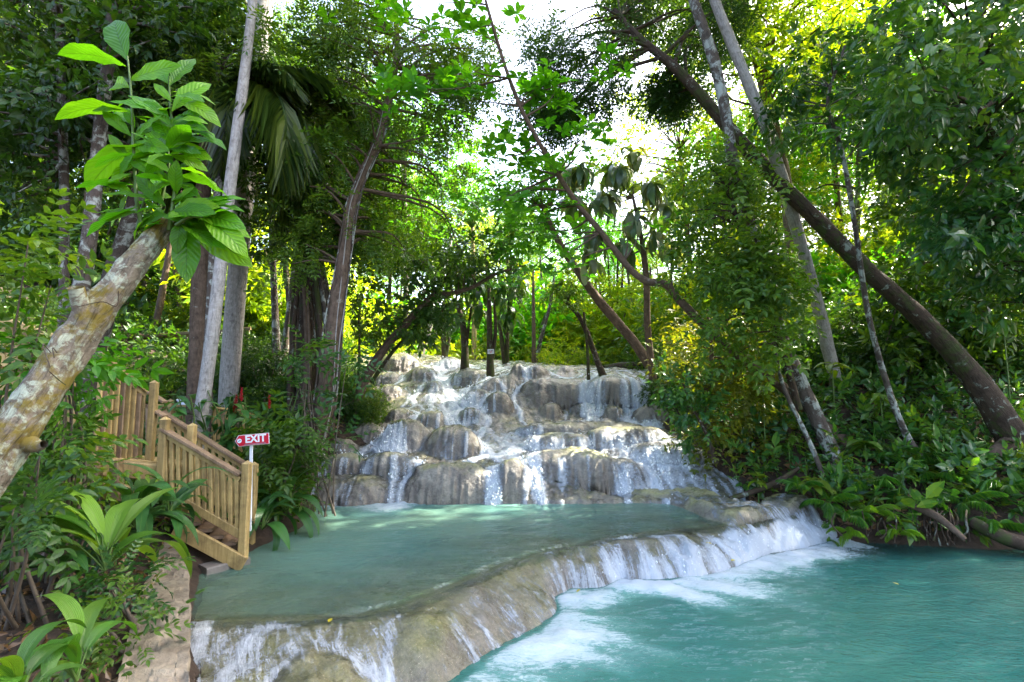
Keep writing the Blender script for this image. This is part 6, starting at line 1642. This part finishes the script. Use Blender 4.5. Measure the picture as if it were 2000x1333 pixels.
for k, (px, py, d, s, lab) in enumerate([
    (335, 940, 0, 0, ''), (1330, 958, 8.95, (0.69, 0.58, 0.22), 'low mossy ledge of rock at the right end of the pool fall'), (1395, 982, 8.6, (0.49, 0.46, 0.18), 'flat travertine lump beside the small rapids on the right'),
    (1285, 975, 8.75, (0.59, 0.41, 0.16), 'low tan rock where the right rapids meet the pool'), (1400, 998, 8.1, (0.26, 0.25, 0.19), 'small round mossy boulder on the right shore of the pool'), (1455, 1008, 8.0, (0.53, 0.43, 0.32), 'big tan shore boulder left of the plunging rapids on the right'),
    (1500, 1018, 7.9, (0.33, 0.30, 0.27), 'dark wet shore boulder where the water drops to the lower pool'), (1240, 955, 9.0, (0.49, 0.36, 0.16), 'pale rock in the rapids right of the pale boulder tongue'),
    (1440, 960, 8.9, (0.69, 0.49, 0.24), 'rock ledge under the overhanging bushes on the right'), (1350, 915, 9.6, (0.58, 0.49, 0.27), 'dark rock at the foot of the right-hand bushes'),
    (620, 985, 7.9, (.26, .3, .22), 'mossy rock at the left shore beside the vine-covered tree'), (610, 1020, 7.1, (.12, .12, .1), 'small stone in the water by the drooping strap plants'),
    (1180, 958, 9.0, (.22, .14, .07), 'flat stone just breaking the pool surface below the falls'), (385, 1112, 5.1, (.10, .10, .08), 'round stone beside the footing of the stairs'),
    (410, 1108, 5.3, (.07, .07, .06), 'smaller stone beside the footing of the stairs'), (1545, 1022, 7.9, (0.41, 0.33, 0.22), 'rock under the ferns at the end of the dam'), (690, 790, 11.5, (.4, .4, .3), 'boulder half hidden in the bushes at the left of the falls'),
    (670, 745, 14.5, (1.0, .8, .55), 'sun-spotted rough rock mass at the upper left of the falls')]):
    if not lab: continue
    rock(lab, P(px, py, d), s, 10+k)
# roots and fallen wood at the water's edge on the right
def wood(name, label, pl, rad, seed, cat_='log', bark='bark_brown'):
    pts = pts3(pl); t = thing(name, pts[0], label, cat_); V, F = tube(pts, rad, 12, 8*len(pts), .25, seed, True, 4); part('trunk', V, F, M[bark], t); return t
wood('fallen_log', 'thick smooth log lying in the water at the right edge', [(1900, 1020, 7.7), (1960, 1050, 7.4), (2080, 1085, 7.2)], [.08, .10, .12], 61, 'log', 'bark_dark')
wood('fallen_branch', 'broken reddish branch slanting down to the water among the ferns', [(1775, 985, 7.9), (1830, 1010, 7.7), (1885, 1055, 7.4)], [.05, .06, .035], 62, 'branch')
wood('fallen_branch', 'dark dead branch lying on the bank above the shore rocks', [(1425, 975, 8.9), (1500, 950, 8.9), (1560, 915, 9.0)], [.04, .05, .03], 63, 'branch', 'bark_dark')
wood('fallen_branch', 'pale dead stick on the sunlit leaf litter under the leaning tree', [(1765, 830, 10.2), (1830, 800, 10.6), (1880, 775, 11)], [.015, .025, .01], 64, 'branch')
wood('fallen_log', 'mossy log lying across the bank behind the crest on the right', [(1180, 722, 18), (1210, 720, 18), (1270, 716, 18)], [.16, .2, .17], 65, 'log', 'bark_dark')
rt = thing('root_tangle', P(1850, 1040, 7.6), 'tangle of dangling roots at the waterline on the right bank', 'roots'); rq = np.random.default_rng(3)
for k in range(30):
    px = rq.uniform(1600, 1900) if k > 16 else rq.uniform(1815, 1890); y0 = rq.uniform(985, 1025); d = 7.65+rq.uniform(-.05, .2)
    V, F = tube(pts3([(px, y0, d+.12), (px+rq.normal(0, 8), y0+22, d-.02), (px+rq.normal(0, 12), rq.uniform(1048, 1068), d-.05)]), rq.uniform(.004, .018), 5, 10, .2, k); part('root', V, F, M['bark_dark'], rt)
# flared foot roots of the thick leaning tree
rf2 = thing('buttress_roots', P(1985, 880, 9.1), 'spreading roots at the foot of the thick leaning tree', 'roots')
for k in range(7):
    x = 1935+k*17; V, F = tube(pts3([(1985, 850, 9.1), (x, 888, 8.95), (x+(k-3)*9, 925, 8.8)]), [.12, .08, .03], 7, 12, .2, k); part('root', V, F, M['bark_brown'], rf2)
# fallen leaves on water and rock
M['yleaf'] = m_leaf('fallen_yellow_leaves', [(0.45, 0.36, 0.01), (0.6, 0.5, 0.02)], .2)
yl = nmesh('fallen_leaf', *leafgrid(3, .4, .2, .05)[:2], M['yleaf'], None, True, {'rnd': np.full(12, .6)})
for k, (px, py, z, lab) in enumerate([(641, 1220, 0, 'yellow leaf stuck on the near left part of the dam'), (1026, 1110, 0, 'yellow leaf on the crest of the middle swelling of the dam'), (1132, 1112, -.1, 'long yellow leaf on the face of the middle swelling of the dam'), (1378, 1058, -.05, 'yellow leaf on the right part of the dam, left one'), (1426, 1062, -.05, 'yellow leaf on the right part of the dam, right one'), (1756, 1144, LZ+.02, 'lone yellow leaf floating on the lower pool'), (1560, 1028, .1, 'yellow leaf caught at the rapids by the right shore')]):
    q = PZ(px, py, z); zz = max(float(dam_z(np.array([q[0]]), np.array([q[1]]))[0]), LZ, 0 if dist_poly(np.array([q[0]]), np.array([q[1]]), crest, True)[0] > 0 else LZ)+.03
    o = link('fallen_leaf', yl); o.location = (q[0], q[1], zz); o.scale = (.09,)*3; o.rotation_euler = (0.1, 0.1, k*1.3); tag(o, lab, 'leaf')

# ------------------------------------------------------------------ every repeat gets the label that finds it: its place in its row
bpy.context.view_layer.update()
ONES = ['', 'first', 'second', 'third', 'fourth', 'fifth', 'sixth', 'seventh', 'eighth', 'ninth', 'tenth', 'eleventh', 'twelfth', 'thirteenth', 'fourteenth', 'fifteenth', 'sixteenth', 'seventeenth', 'eighteenth', 'nineteenth']
TENS = {2: ('twentieth', 'twenty'), 3: ('thirtieth', 'thirty'), 4: ('fortieth', 'forty')}
def ordinal(n):
    if n < 20: return ONES[n]
    return TENS[n//10][0] if n % 10 == 0 else TENS[n//10][1]+'-'+ONES[n % 10]
GR = {}
for o in SC.objects:
    if o.parent is None and 'group' in o: GR.setdefault(o['group'], []).append(o)
for g, L in GR.items():
    L.sort(key=lambda o: o.location.x/max(o.location.y, .1))
    for k, o in enumerate(L):
        o['label'] = o['label']+', '+('leftmost' if k == 0 else 'rightmost' if k == len(L)-1 else ordinal(k+1)+' from the left')
